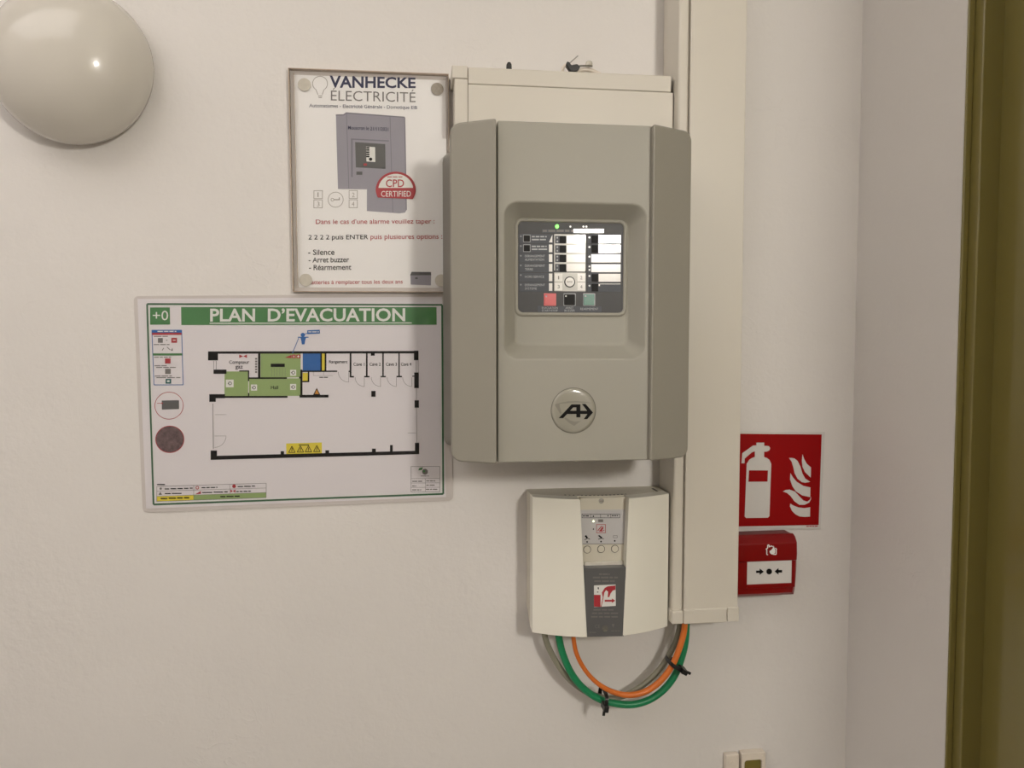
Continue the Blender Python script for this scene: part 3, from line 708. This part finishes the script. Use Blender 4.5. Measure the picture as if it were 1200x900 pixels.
# floor plan: coloured zones, then walls
PP(1).rect(305, 414.5, 352, 442.6).rect(291.5, 443.6, 352, 464.2).rect(262.8, 435.4, 290.6, 464.4).done('green_zones', 'print_zone', pap)
PP(1).rect(354.4, 414, 375.4, 435).done('blue_zone', 'print_blue', pap)
PP(1).rect(377, 414, 380.2, 435).rect(354.4, 437.2, 360.4, 446.6).poly((335.4, 532.6), (377.2, 531.4), (377, 518.8), (335.2, 520)).done('yellow_zones', 'print_yel', pap)
BL = [(243.3, 411.8, 490.2, 414.6), (243.3, 412, 255, 422.4), (249.8, 433.2, 265, 438.2), (302, 414, 304.8, 443.6), (280, 434.2, 291.6, 435.6), (290.2, 434.8, 291.7, 446.8), (291.6, 442.4, 336, 444.2), (290.4, 460.6, 291.8, 465),
      (245, 462, 263.4, 466.8), (245, 462, 252.6, 471), (262, 464.2, 336.8, 466.4), (317, 426.4, 333.4, 430.2), (375.2, 413.6, 377, 436), (380.2, 413.6, 382.2, 436), (352.4, 434.6, 395, 436.2), (408.4, 434.8, 411, 436.4), (351.8, 433.4, 354.2, 466), (350.2, 441.6, 352.4, 443.8),
      (360.4, 435.6, 362.2, 448), (354, 446.6, 362.2, 448.2), (350.8, 463, 384.8, 466.2), (409.6, 413.6, 411.6, 442.6), (410.4, 441, 414.6, 442.8), (428.8, 413.6, 430.6, 442.6), (426.6, 441, 433, 442.6), (447.9, 413.6, 449.6, 442.6), (445.8, 441, 452, 442.6),
      (466.9, 413.6, 468.4, 442.6), (464.6, 441, 471, 442.6), (434.4, 413.6, 439, 417.2), (485, 411.4, 490.4, 422.6), (485.4, 437, 490.8, 455.4), (483, 440.8, 486, 442), (485.8, 469.6, 490.9, 478.4), (435, 458.6, 440, 465.4),
      (246.8, 528, 254.2, 538.8), (486.2, 519.4, 491.2, 532.6), (328.8, 529, 332.8, 534), (381.2, 528, 385.6, 532), (435.8, 526.2, 440.4, 531), (457, 522, 460.2, 530)]
q = PP(2)
for r in BL: q.rect(*r)
q.poly((246.8, 539), (491.2, 532.8), (491.2, 528.8), (246.8, 534.4)).done('plan_walls', 'print_blk', pap)
q = PP(2)
for x in (426.8, 445.8, 464.4, 482.6): q.line(x, 442.6, x, 453.4, .4).ring(x, 442.6, 11, .4, 180, 270, 10)
q.line(408.4, 436, 408.4, 448, .4).ring(408.4, 436, 12.4, .4, 180, 270, 10).line(249.2, 473, 250, 526, .7).rect(252, 485.8, 265, 486.2).line(251.4, 511, 264.8, 511, .4).ring(251.4, 511, 13.6, .4, 270, 360, 10).line(250, 423, 250, 433, .5).line(253, 423, 253, 433, .5).line(487.6, 422.6, 487.8, 437, .5).line(490, 422.6, 490.2, 437, .4).line(488, 455, 488, 470, .5).line(488, 478, 488.4, 520, .5)
q.line(367, 440.4, 390, 440.4, .3).line(367, 436, 367, 440.4, .3).line(379, 436, 379, 440.4, .3).line(478, 508, 487.4, 508, .4)
for x in range(6): q.line(318+x*3.2, 431.6, 318+x*3.2, 441.4, .25)
q.done('thin_plan_lines', 'print_grey', pap)
PP(2).text('Compteur', 268, 422.6, 291.8, 427.6, bold=.012).text('gaz', 275.4, 428.8, 284.2, 433.4, bold=.012).text('Hall', 317.2, 452.4, 325.8, 456.4, bold=.012).text('Rangement', 385.4, 422.6, 407, 427.2, bold=.012).text('Cave 1', 414, 425.4, 427, 429.2, bold=.012).text('Cave 2', 432.8, 425.4, 446, 429.2, bold=.012).text('Cave 3', 452, 425.4, 465, 429.2, bold=.012).text('Cave 4', 469.7, 425.4, 482, 429.2, bold=.012)\
   .dash(374, 442, 384, 443, 2).done('room_names', 'print_blk', pap)
q = PP(3)
for k in range(6): q.rect(298.6, 419.6+k*3.1, 301, 421.6+k*3.1)
q.done('vertical_small_print', 'print_grey', pap)
q = PP(2)
for x, y, s_ in ((264.4, 445, 9), (293.8, 450.8, 7.2), (339.8, 433.6, 7), (339.8, 450.2, 7)): q.rect(x, y, x+s_, y+s_)
q.done('exit_symbol_grounds', 'print_white', pap)
q = PP(3)
for x, y in ((269.2, 449.4), (297.4, 454.4), (343.4, 437), (343.4, 453.8)): q.ring(x, y, 2.1, .7, n=14); q.rect(x-2.6, y-.4, x-1, y+.4)
q.done('exit_symbols', 'print_blk', pap)
PP(3).poly((280, 415.6), (284.6, 417.6), (280, 419.6)).poly((289, 415.6), (284.6, 417.6), (289, 419.6)).poly((333.4, 419.4), (341.4, 419.8), (341.4, 416)).rect(342, 415.8, 346.2, 420).rect(347, 415.8, 351.8, 420).done('red_plan_symbols', 'print_red', pap)
PP(4).disc(349.3, 417.9, 1.2, n=10).rect(343.6, 417, 344.6, 419).done('white_marks', 'print_white', pap)
PP(3).line(342.5, 414, 349.6, 396.4, .8).rect(348.8, 394.8, 361.2, 396).poly((351.4, 395), (358.6, 395), (357.4, 399), (356.6, 403.8), (353.4, 403.8), (352.6, 399)).disc(354.6, 392.6, 2.6, 2.4, 16).line(356, 392, 360, 390.4, .7).poly((359.6, 391.8), (374.6, 391), (374.4, 386.6), (359.6, 387.2)).done('blue_position_mark', 'print_blue', pap)
PP(4).dash(361, 388.6, 373.4, 389.6, 2).done('white_marks', 'print_white', pap)
PP(3).poly((366.8, 463), (375.2, 463), (371, 454.8)).done('warning_triangle', 'print_blk', pap)
PP(4).poly((368.4, 462.2), (373.8, 462.2), (371, 456.8)).done('warning_triangle_face', 'print_orange', pap)
q = PP(3); q2 = PP(4)
for x, dy in ((342, 0), (352, -.3), (361.4, -.6), (371.2, -.9)):
    q.path([(x-3.8, 530.4+dy), (x, 523.2+dy), (x+3.8, 530.4+dy), (x-3.8, 530.4+dy)], .8); q2.line(x+.3, 525.4+dy, x-.2, 529.4+dy, .8)
q.dash(350, 521.2, 362, 522.2, 1).done('warning_triangles', 'print_blk', pap); q2.done('warning_bolts', 'print_blk', pap)
# legend
PP(1).poly((184, 587.4), (227.2, 586), (227.2, 580.2), (184, 581.4)).done('yellow_cell', 'print_yel', pap)
PP(1).poly((227.2, 586), (312, 583.2), (312, 577.2), (227.2, 580.2)).done('green_cell', 'print_zone', pap)
q = PP(2); quadframe(q, [(184, 569.8), (312, 566.4), (312, 583.2), (184, 587.4)], .5); q.line(184, 575.4, 312, 572, .4).line(227.2, 568.8, 227.2, 586, .4).line(269.4, 567.6, 269.4, 579, .4).line(184, 581.4, 312, 577.2, .3).done('legend_lines', 'print_grey', pap)
PP(3).dash(184.2, 567, 193.6, 568.2, 1).dash(193.2, 572.2, 226, 573.4, 5, 571.2).dash(236.4, 570.8, 255, 572, 3, 570.4).dash(278.6, 569.6, 299, 570.8, 3, 569).dash(193.4, 577.6, 213.4, 578.8, 2, 577.2).dash(237, 576.4, 267, 577.6, 3, 575.6).dash(277, 575.4, 294, 576.6, 4, 575).dash(188.6, 583.2, 222, 584.6, 4, 582.2).dash(258.4, 581.2, 281, 582.6, 3, 580.6).done('legend_print', 'print_blk', pap)
PP(3).ring(231.4, 571.4, 2, .8, n=14).poly((229, 579), (235.6, 578.6), (235.6, 575.2)).disc(274.4, 569.8, 2.2, n=14).poly((270.2, 573.6), (273, 575.4), (270.2, 577.4)).poly((276, 573.6), (273, 575.4), (276, 577.4)).done('legend_symbols', 'print_red', pap)
PP(3).disc(188.6, 572.4, 1.4, n=12).poly((186, 579.8), (190.2, 579.6), (188.2, 576)).done('legend_symbols', 'print_grey', pap)
# credits box
q = PP(1).frame(481.4, 547, 515.6, 577.2, .5); q.line(481.4, 561.4, 515.6, 561.2, .4).line(481.4, 566.6, 515.6, 566.4, .4).line(481.4, 571.8, 515.6, 571.6, .4).line(498.4, 561.4, 498.4, 577, .4)
q.dash(483, 564, 494.6, 565.2, 1).dash(499.4, 563.6, 510, 564.8, 2).dash(483, 569.4, 487.6, 570.6, 1).dash(499.4, 568.6, 510.6, 569.8, 2).dash(483, 574, 493.6, 575.2, 2).dash(499, 573.4, 512.4, 574.6, 3).disc(498, 553.4, 3.4, n=18).dash(493, 558, 502.4, 558.8, 1).done('credits_print', 'print_grey', pap)
PP(2).poly((490, 551.8), (494.6, 551.2), (495.6, 548), (491.4, 549)).disc(497, 552.8, 1.4, n=10).done('green_logo', 'print_green', pap)
MB().prism(rrect(-W/2+.0005, W/2-.0005, .0005, H-.0005, .006, 4), .0030, .0033).build('clear_film', 'film', plan)

# ================================================================== acrylic notice
ns = Sheet([(335.8, 79.6), (527, 85.5), (527, 343.5), (344.2, 341.2)], .010)
no = ns.thing('acrylic_notice', 'clear acrylic notice with navy heading and picture of a grey panel', 'notice')
W, H = ns.w, ns.h
MB().box(-W/2+.002, W/2-.002, .0008, .0022, .002, H-.002).build('back_plate', 'film_edge', no)
a = ns.L(340.5, 86); c = ns.L(523.5, 338)
np_ = MB().box(a[0], c[0], .0024, .0028, c[1], a[1]).build('paper_sheet', 'paper2', no)
T0n = .0028
PN = lambda l=1: Pr(ns.L, T0n, l)
PN(2).text('VANHECKE', 384.4, 86.6, 487.2, 101.8, bold=.025, y0r=88.6, y1r=101.6).done('navy_heading', 'print_navy', np_)
PN(2).text('ÉLECTRICITÉ', 386, 101.6, 487, 117, bold=-.004, y0r=103.4, y1r=118.6).done('grey_heading', 'print_grey', np_)
PN(2).text('Automatismes - Electricité Générale - Domotique EIB', 360.4, 121, 489, 126.4, bold=.004, y0r=123, y1r=128.2).done('sub_heading', 'print_navy', np_)
PN(1).ring(373, 96.6, 9.2, .8, -60, 240, n=30).line(368.4, 104.6, 370.6, 110, .8).line(377.6, 104.6, 375.6, 110, .8).rect(370.8, 111, 375.8, 112).rect(371.4, 113, 375.4, 114).done('bulb_outline', 'print_lgrey', np_)
PN(1).poly((395, 222), (429, 222.5), (429, 248), (467, 250.8), (474, 250), (475.6, 247), (474, 136), (404, 131), (401, 133.4), (392, 133.6)).done('panel_picture', 'print_panel', np_)
PN(2).line(404.6, 132.4, 407.8, 222, .8).line(456.4, 136, 459.6, 250, .8).line(474, 137, 475.6, 247, 1.2).poly((392, 133.6), (401, 133.4), (404, 131), (474, 136), (474, 137.4), (404.4, 132.6), (401.4, 135), (392, 135.2))\
   .poly((410.4, 208), (412.4, 208), (412.2, 164), (455, 166), (455, 164.4), (410, 162.2)).done('panel_picture_lines', 'print_panel_d', np_)
PN(3).poly((416, 196.6), (451, 198.4), (450.6, 169), (415, 166.6)).rect(416.6, 201.6, 423.6, 205.4).done('panel_picture_display', 'sticker', np_)
PN(4).poly((428.4, 189.6), (439, 190.4), (438.6, 172.6), (428, 172)).done('panel_picture_keys', 'print_white', np_)
q = PN(5)
for k in range(5): q.rect(428.2, 172.6+k*2.6, 432, 174.4+k*2.6)
q.disc(433.4, 187, 2, n=12).done('panel_picture_keys_dark', 'print_blk', np_)
PN(4).rect(425, 192, 429, 194.6).done('panel_picture_red_key', 'print_red', np_)
PN(3).text('Mouscron le 21/11/2021', 406.6, 147.2, 454.4, 151.6, bold=.008, y0r=149.2, y1r=153.4).done('date_print', 'print_navy', np_)
# certified badge
cc = (463.2, 223.0)
pts = [(cc[0]+23.6*math.cos(math.radians(q)), cc[1]-21.2*math.sin(math.radians(q))) for q in range(-32, 213, 7)]
PN(6).poly(*pts).done('certified_badge', 'print_red', np_)
pts = [(cc[0]+20.6*math.cos(math.radians(q)), cc[1]-18.6*math.sin(math.radians(q))) for q in range(6, 175, 8)]
PN(7).poly(*pts).text('CERTIFIED', 445.8, 224.6, 481, 231.4, bold=.005).done('certified_badge_white', 'print_white', np_)
PN(8).text('CPD', 451.4, 211, 473, 220.2, bold=.012).dash(453, 207.6, 471, 208.6, 3).done('certified_lettering', 'print_red', np_)
# key symbols
q = PN(2)
for x0_, x1_ in ((366.6, 377.2), (407.8, 418.2)):
    for y0_, y1_ in ((223.6, 233.6), (234.4, 244.4)): q.frame(x0_, y0_, x1_, y1_, .7)
q.ring(392.4, 234.6, 9.2, .7, n=30).rect(390, 234, 397, 235.2).rect(396, 232, 397.2, 235).ring(388.6, 234.6, 2, .7, n=12)
for s_, x, y in (('1', 371, 226), ('3', 370.6, 237), ('2', 411.6, 226.4), ('4', 411.4, 237)): q.text(s_, x, y, x+(1.4 if s_ == '1' else 3), y+5.4)
q.done('key_symbols', 'print_lgrey', np_)
PN(2).text("Dans le cas d'une alarme veuillez taper :", 369.4, 257.6, 508.8, 264.6, bold=.006).text('puis plusieures options :', 433.4, 275.6, 517.8, 282.6, bold=.006).text('Batteries à remplacer tous les deux ans', 361.6, 328, 471, 333.8, bold=.006).done('red_lettering', 'print_red', np_)
PN(2).text('2 2 2 2 puis ENTER', 361, 275.6, 430.6, 282.6, bold=.008).text('- Silence', 361, 292.6, 391.4, 298.8, bold=.008).text('- Arret buzzer', 361.6, 301.6, 408.4, 307.4, bold=.008).text('- Réarmement', 362, 310.2, 411, 316.2, bold=.008).done('black_lettering', 'print_blk', np_)
PN(2).poly((480.4, 333.6), (504, 334.8), (504.4, 321.4), (480, 322)).done('battery_picture', 'print_panel', np_)
PN(3).poly((479.6, 323), (504.4, 323), (504.2, 319.4), (481.4, 319)).rect(485.6, 325.4, 488.6, 327.4).done('battery_picture_top', 'sticker', np_)
# cover sheet, cut edges, discs
MB().box(-W/2+.0025, W/2-.0025, .0075, .0095, .0025, H-.0025).build('clear_cover', 'acrylic', no)
ed = MB(); k_ = .0013
for (xa, xb, za, zb_) in ((-W/2, -W/2+k_, 0, H), (W/2-k_, W/2, 0, H), (-W/2+k_, W/2-k_, 0, k_), (-W/2+k_, W/2-k_, H-k_, H)):
    MB().box(xa, xb, .001, .0098, za, zb_).build('cut_edge', 'acr_edge', no, bevel=.0006)
MB().box(-W/2+.0065, -W/2+.0072, .0044, .0074, .006, H-.006).build('inner_edge', 'acr_edge', no)
for x, y, m in ((354.6, 98.4, 'disc_clear'), (513.2, 102.8, 'disc_grey'), (358.6, 327.4, 'disc_clear'), (516, 329.4, 'disc_clear')):
    q = ns.L(x, y); MB().prism(circle(*q, .0086, 28), .0041, .0048).build('fixing_disc', m, no, bevel=.0003, ang=60)

# ================================================================== fire extinguisher sign
ss = Sheet([(857.5, 505.6), (967, 506), (962, 621), (854.5, 619.6)], .003)
sg = ss.thing('extinguisher_sign', 'red square fire extinguisher sign on the wall beside the trunking', 'sign')
W, H = ss.w, ss.h
pt = MB().box(-W/2, W/2, .0006, .0026, 0, H).build('sign_plate', 'sign_white', sg, bevel=.0005)
S = lambda l=1: Pr(lambda zx, zy: ss.L(850+zx/8.571, 490+zy/8.571), .0026, l)
S(1).poly((90, 1082), (938, 1082), (968, 162), (110, 160)).done('red_ground', 'sign_red', pt)
a_ = lambda *p: p
S(2).poly((195, 985), (210, 1000), (425, 1000), (440, 985), (455, 460), (435, 420), (410, 402), (382, 392), (382, 340), (410, 338), (435, 325), (443, 303), (432, 285), (410, 280), (382, 280), (382, 248), (305, 248), (305, 275), (270, 278), (165, 355), (158, 455), (188, 455), (190, 408), (262, 345), (290, 335), (290, 392), (262, 402), (235, 420), (210, 460))\
    .done('extinguisher_symbol', 'sign_white', pt)
S(3).poly((228, 640), (418, 640), (422, 528), (233, 526)).done('extinguisher_band', 'sign_red', pt)
S(2).poly((770, 365), (764, 430), (770, 490), (795, 545), (855, 602), (858, 500), (815, 462), (788, 415))\
    .poly((633, 403), (660, 440), (678, 500), (690, 555), (720, 612), (765, 648), (800, 654), (850, 645), (800, 612), (770, 560), (750, 490), (720, 432), (690, 408), (660, 402))\
    .poly((648, 555), (645, 620), (670, 690), (705, 740), (770, 782), (850, 800), (852, 702), (780, 685), (715, 645), (675, 600))\
    .poly((572, 740), (615, 755), (650, 785), (690, 840), (740, 876), (795, 876), (840, 855), (858, 820), (858, 790), (848, 825), (820, 845), (780, 832), (740, 790), (695, 742), (640, 722), (600, 725))\
    .poly((648, 862), (645, 890), (665, 935), (700, 970), (745, 993), (795, 998), (848, 996), (850, 902), (790, 910), (730, 902), (680, 882)).done('flame_symbol', 'sign_white', pt)
S(2).dash(812, 1088, 930, 1098, 3).done('small_print', 'print_red', pt)

# ================================================================== manual call point
TCp = .043
cx0 = U(858, 660, TCp)[0]; cx1 = U(936.6, 660, TCp)[0]; cz1 = U(900, 628.5, TCp)[1]; cz0 = U(900, 701.5, TCp)[1]
cx0 = max(cx0, xr+.003)
cp = thing('manual_call_point', 'red manual fire alarm call point below the extinguisher sign', 'call point', ((cx0+cx1)/2, 0, cz0))
def outl(d, t, r=.006):
    # outline that bulges a little at mid height, clipped top corners
    zc_ = (cz0+cz1)/2; hh = (cz1-cz0)/2
    pts = []
    for side in (1, -1):
        rng = [-1+.2*i for i in range(11)]
        rng = rng if side > 0 else rng[::-1]
        for k in rng:
            xx = (cx1 if side > 0 else cx0); off = .0035*k*k
            pts.append((xx-side*(off+d), t, zc_+(hh-d)*k*(1 if abs(k) < 1 else .96)))
    return pts
MB().loft([outl(.0005, .001), outl(0, .004), outl(0, .026)], cap0=True).build('back_box', 'call_red_in', cp, smooth=True, ang=40)
MB().loft([outl(-.0006, .0262), outl(-.0006, .030), outl(.0006, .036), outl(.006, TCp-.001), outl(.009, TCp-.0005)]).build('front_frame', 'call_red', cp, smooth=True, ang=28)
# upper flap
zm = U(900, 657.5, TCp)[1]
fx0, fx1 = cx0+.0045, cx1-.0045
f_ = MB(); lo_ = []
prof = [(zm+.0002, TCp+.0022), (zm+.010, TCp+.0030), (cz1-.010, TCp+.0018), (cz1-.003, TCp-.0035), (cz1+.0005, TCp-.010)]
for z, t in prof: f_.v += [(fx0, -t, z), (fx1, -t, z)]
for z, t in prof: f_.v += [(fx0, -(.030), z), (fx1, -(.030), z)]
n = len(prof)
for k in range(n-1):
    f_.f += [(2*k, 2*k+1, 2*k+3, 2*k+2), (2*n+2*k, 2*n+2*k+2, 2*n+2*k+3, 2*n+2*k+1), (2*k, 2*k+2, 2*n+2*k+2, 2*n+2*k), (2*k+1, 2*n+2*k+1, 2*n+2*k+3, 2*k+3)]
f_.f += [(0, 2*n, 2*n+1, 1), (2*n-2, 2*n-1, 4*n-1, 4*n-2)]
fp = f_.build('upper_flap', 'call_red', cp, bevel=.0014, seg=3, ang=25)
TW = TCp+.0004
wx0, wx1 = U(875.2, 670, TW)[0], U(927.6, 670, TW)[0]; wz0, wz1 = U(901, 684, TW)[1], U(901, 657.6, TW)[1]
pw = MB().box(wx0, wx1, TCp-.001, TW, wz0, wz1).build('press_plate', 'sign_white', cp)
fw_ = MB()
for (xa, xb, za, zb_) in ((fx0+.002, wx0, wz0-.006, wz1), (wx1, fx1-.002, wz0-.006, wz1), (wx0, wx1, wz0-.006, wz0)): fw_.box(xa, xb, TCp-.001, TW+.0014, za, zb_)
fw_.build('plate_frame', 'call_red', cp, bevel=.0006, seg=2)
S2 = lambda l=1: Pr(lambda zx, zy: U(850+zx/8.571, 600+zy/8.571, TW+.0002), TW+.0002, l)
S2(1).rect(308, 588, 346, 612).poly((344, 566), (386, 599), (344, 632)).disc(440, 598, 29, 29).rect(532, 582, 570, 608).poly((534, 562), (494, 596), (534, 630)).done('arrow_print', 'print_blk', pw)
S3 = lambda l=1: Pr(lambda zx, zy: U(880+zx/30, 630+zy/30, TCp+.0034), TCp+.0034, l)
S3(1).path([(600, 600), (555, 600), (555, 410), (520, 410), (590, 365), (590, 260), (640, 260), (640, 330), (720, 290), (770, 320)], 36).path([(850, 370), (905, 410), (885, 430), (885, 590), (780, 590)], 34)\
   .poly((650, 470), (720, 430), (770, 360), (795, 280), (830, 380), (850, 450), (840, 540), (790, 595), (720, 590), (660, 540)).done('burning_house_print', 'print_white', fp)

# ================================================================== wall box at the bottom edge
TX = .010
bx0, bx1 = U(850.4, 890, TX)[0], U(866.6, 890, TX)[0]; bz1 = U(858, 884.5, TX)[1]
wb = thing('wall_switch_box', 'white plastic wall box with olive insert at the bottom edge', 'wall box', ((bx0+bx1)/2, 0, bz1-.075))
MB().box(bx0, bx1, 0, TX, bz1-.075, bz1).build('blank_module', 'wallbox', wb, bevel=.002)
q = U(858, 893.6, TX); MB().prism(circle(*q, .003, 18), TX-.001, TX+.0008).build('screw_cap', 'wallbox', wb, bevel=.0005, ang=60)
ox0, ox1 = U(868.8, 890, TX)[0], U(896.6, 890, TX)[0]; oz1 = U(883, 881.5, TX)[1]
hx, hz = U(882, 904, TX); rr_ = U(892, 904, TX)[0]-hx
fr_ = MB(); oc = rrect(hx-rr_, hx+rr_, hz-rr_*1.6, hz+rr_*1.35, .004, 7)
outer_ = []
for (x, z) in oc:
    dx_, dz_ = x-hx, z-hz; k = min(((ox1-hx) if dx_ > 0 else (hx-ox0))/max(1e-9, abs(dx_)), ((oz1-hz) if dz_ > 0 else (hz-(bz1-.075)))/max(1e-9, abs(dz_)))
    outer_.append((hx+dx_*k, hz+dz_*k))
fr_.loft([[(x, 0, z) for x, z in outer_], [(x, TX+.002, z) for x, z in outer_], [(x, TX+.002, z) for x, z in oc], [(x, .003, z) for x, z in oc]], cap0=True)
fr_.build('round_module', 'wallbox', wb, bevel=.001, seg=2, ang=60)
MB().prism(rrect(hx-rr_+.0003, hx+rr_-.0003, hz-rr_*1.6+.0003, hz+rr_*1.35-.0003, .004, 6), .003, .009).build('olive_insert', 'olive_in', wb, bevel=.001, ang=60)
q = U(893.6, 887, TX+.002); MB().prism(circle(*q, .0018, 14), TX+.0015, TX+.0028).build('screw_cap', 'wallbox', wb)

# ================================================================== bits on top of the trunking box
zt_ = zt
q = U(596.3, 78.4, .047)
ts = MB().prism([(q[0]-.0036, zt_-.0005), (q[0]+.0036, zt_-.0005), (q[0]+.0034, zt_+.006), (q[0]+.0018, zt_+.009), (q[0]-.0018, zt_+.009), (q[0]-.0034, zt_+.006)], .044, .051).build('cable_stub', 'black_pl', None, bevel=.0008)
ts['label'] = 'tiny black cable stub on the left of the trunking top'; ts['category'] = 'cable stub'
x = lambda px: U(px, 78, .047)[0]
kt = thing('cable_tie', 'black knotted cable tie on top of the white trunking section', 'cable tie', (x(672), -.035, zt_))
MB().prism([(x(662.5), zt_+.009), (x(664), zt_+.0135), (x(667), zt_+.012), (x(669), zt_+.0085), (x(672), zt_+.0095), (x(676), zt_+.0105), (x(679.4), zt_+.0065), (x(677.6), zt_+.003), (x(674), zt_+.0005), (x(667.6), zt_+.0005), (x(665), zt_+.005)], .043, .0515).build('head', 'black_pl', kt, bevel=.0012, seg=2)
tube([(x(667.5), 0.0495, zt_+.012), (x(672), 0.0505, zt_+.0165), (x(676.4), 0.0515, zt_+.021)], .0008, 8).build('tail', 'steel', kt, smooth=True)
tube([(x(678), 0.0485, zt_+.0085), (x(684), 0.0485, zt_+.0092), (x(694), 0.0485, zt_+.0092)], .0012, 8).build('loose_end', 'back', kt, smooth=True)
wl = tube([(x(660), 0.0435, zt_+.0008), (x(660), 0.0455, zt_+.006), (x(663), 0.0465, zt_+.0095), (x(667), 0.0475, zt_+.009), (x(670), 0.0475, zt_+.001)], .0022, 10).build('white_wire', 'wallbox', None, smooth=True)
wl['label'] = 'short white wire loop left of the black knotted tie'; wl['category'] = 'wire'
wr = tube([(x(674), 0.0415, zt_+.0015), (x(680), 0.0405, zt_+.005), (x(688), 0.0405, zt_+.0072), (x(696), 0.0405, zt_+.0055), (x(706), 0.0405, zt_+.0002)], .003, 10).build('white_wire', 'wallbox', None, smooth=True)
wr['label'] = 'white wire arching right of the black knotted tie'; wr['category'] = 'wire'
q = x(690.3); cpb = MB(); cpb.loft([[(q+r*math.cos(2*math.pi*i/20), .047+r*math.sin(2*math.pi*i/20), z) for i in range(20)] for r, z in ((.0046, zt_+.0098), (.0046, zt_+.013), (.0042, zt_+.0148), (.003, zt_+.0158))], cap0=True)
o = cpb.build('clear_cap', 'clear_cap', None, smooth=True); o['label'] = 'small clear plastic cap on the wires above the trunking'; o['category'] = 'cap'
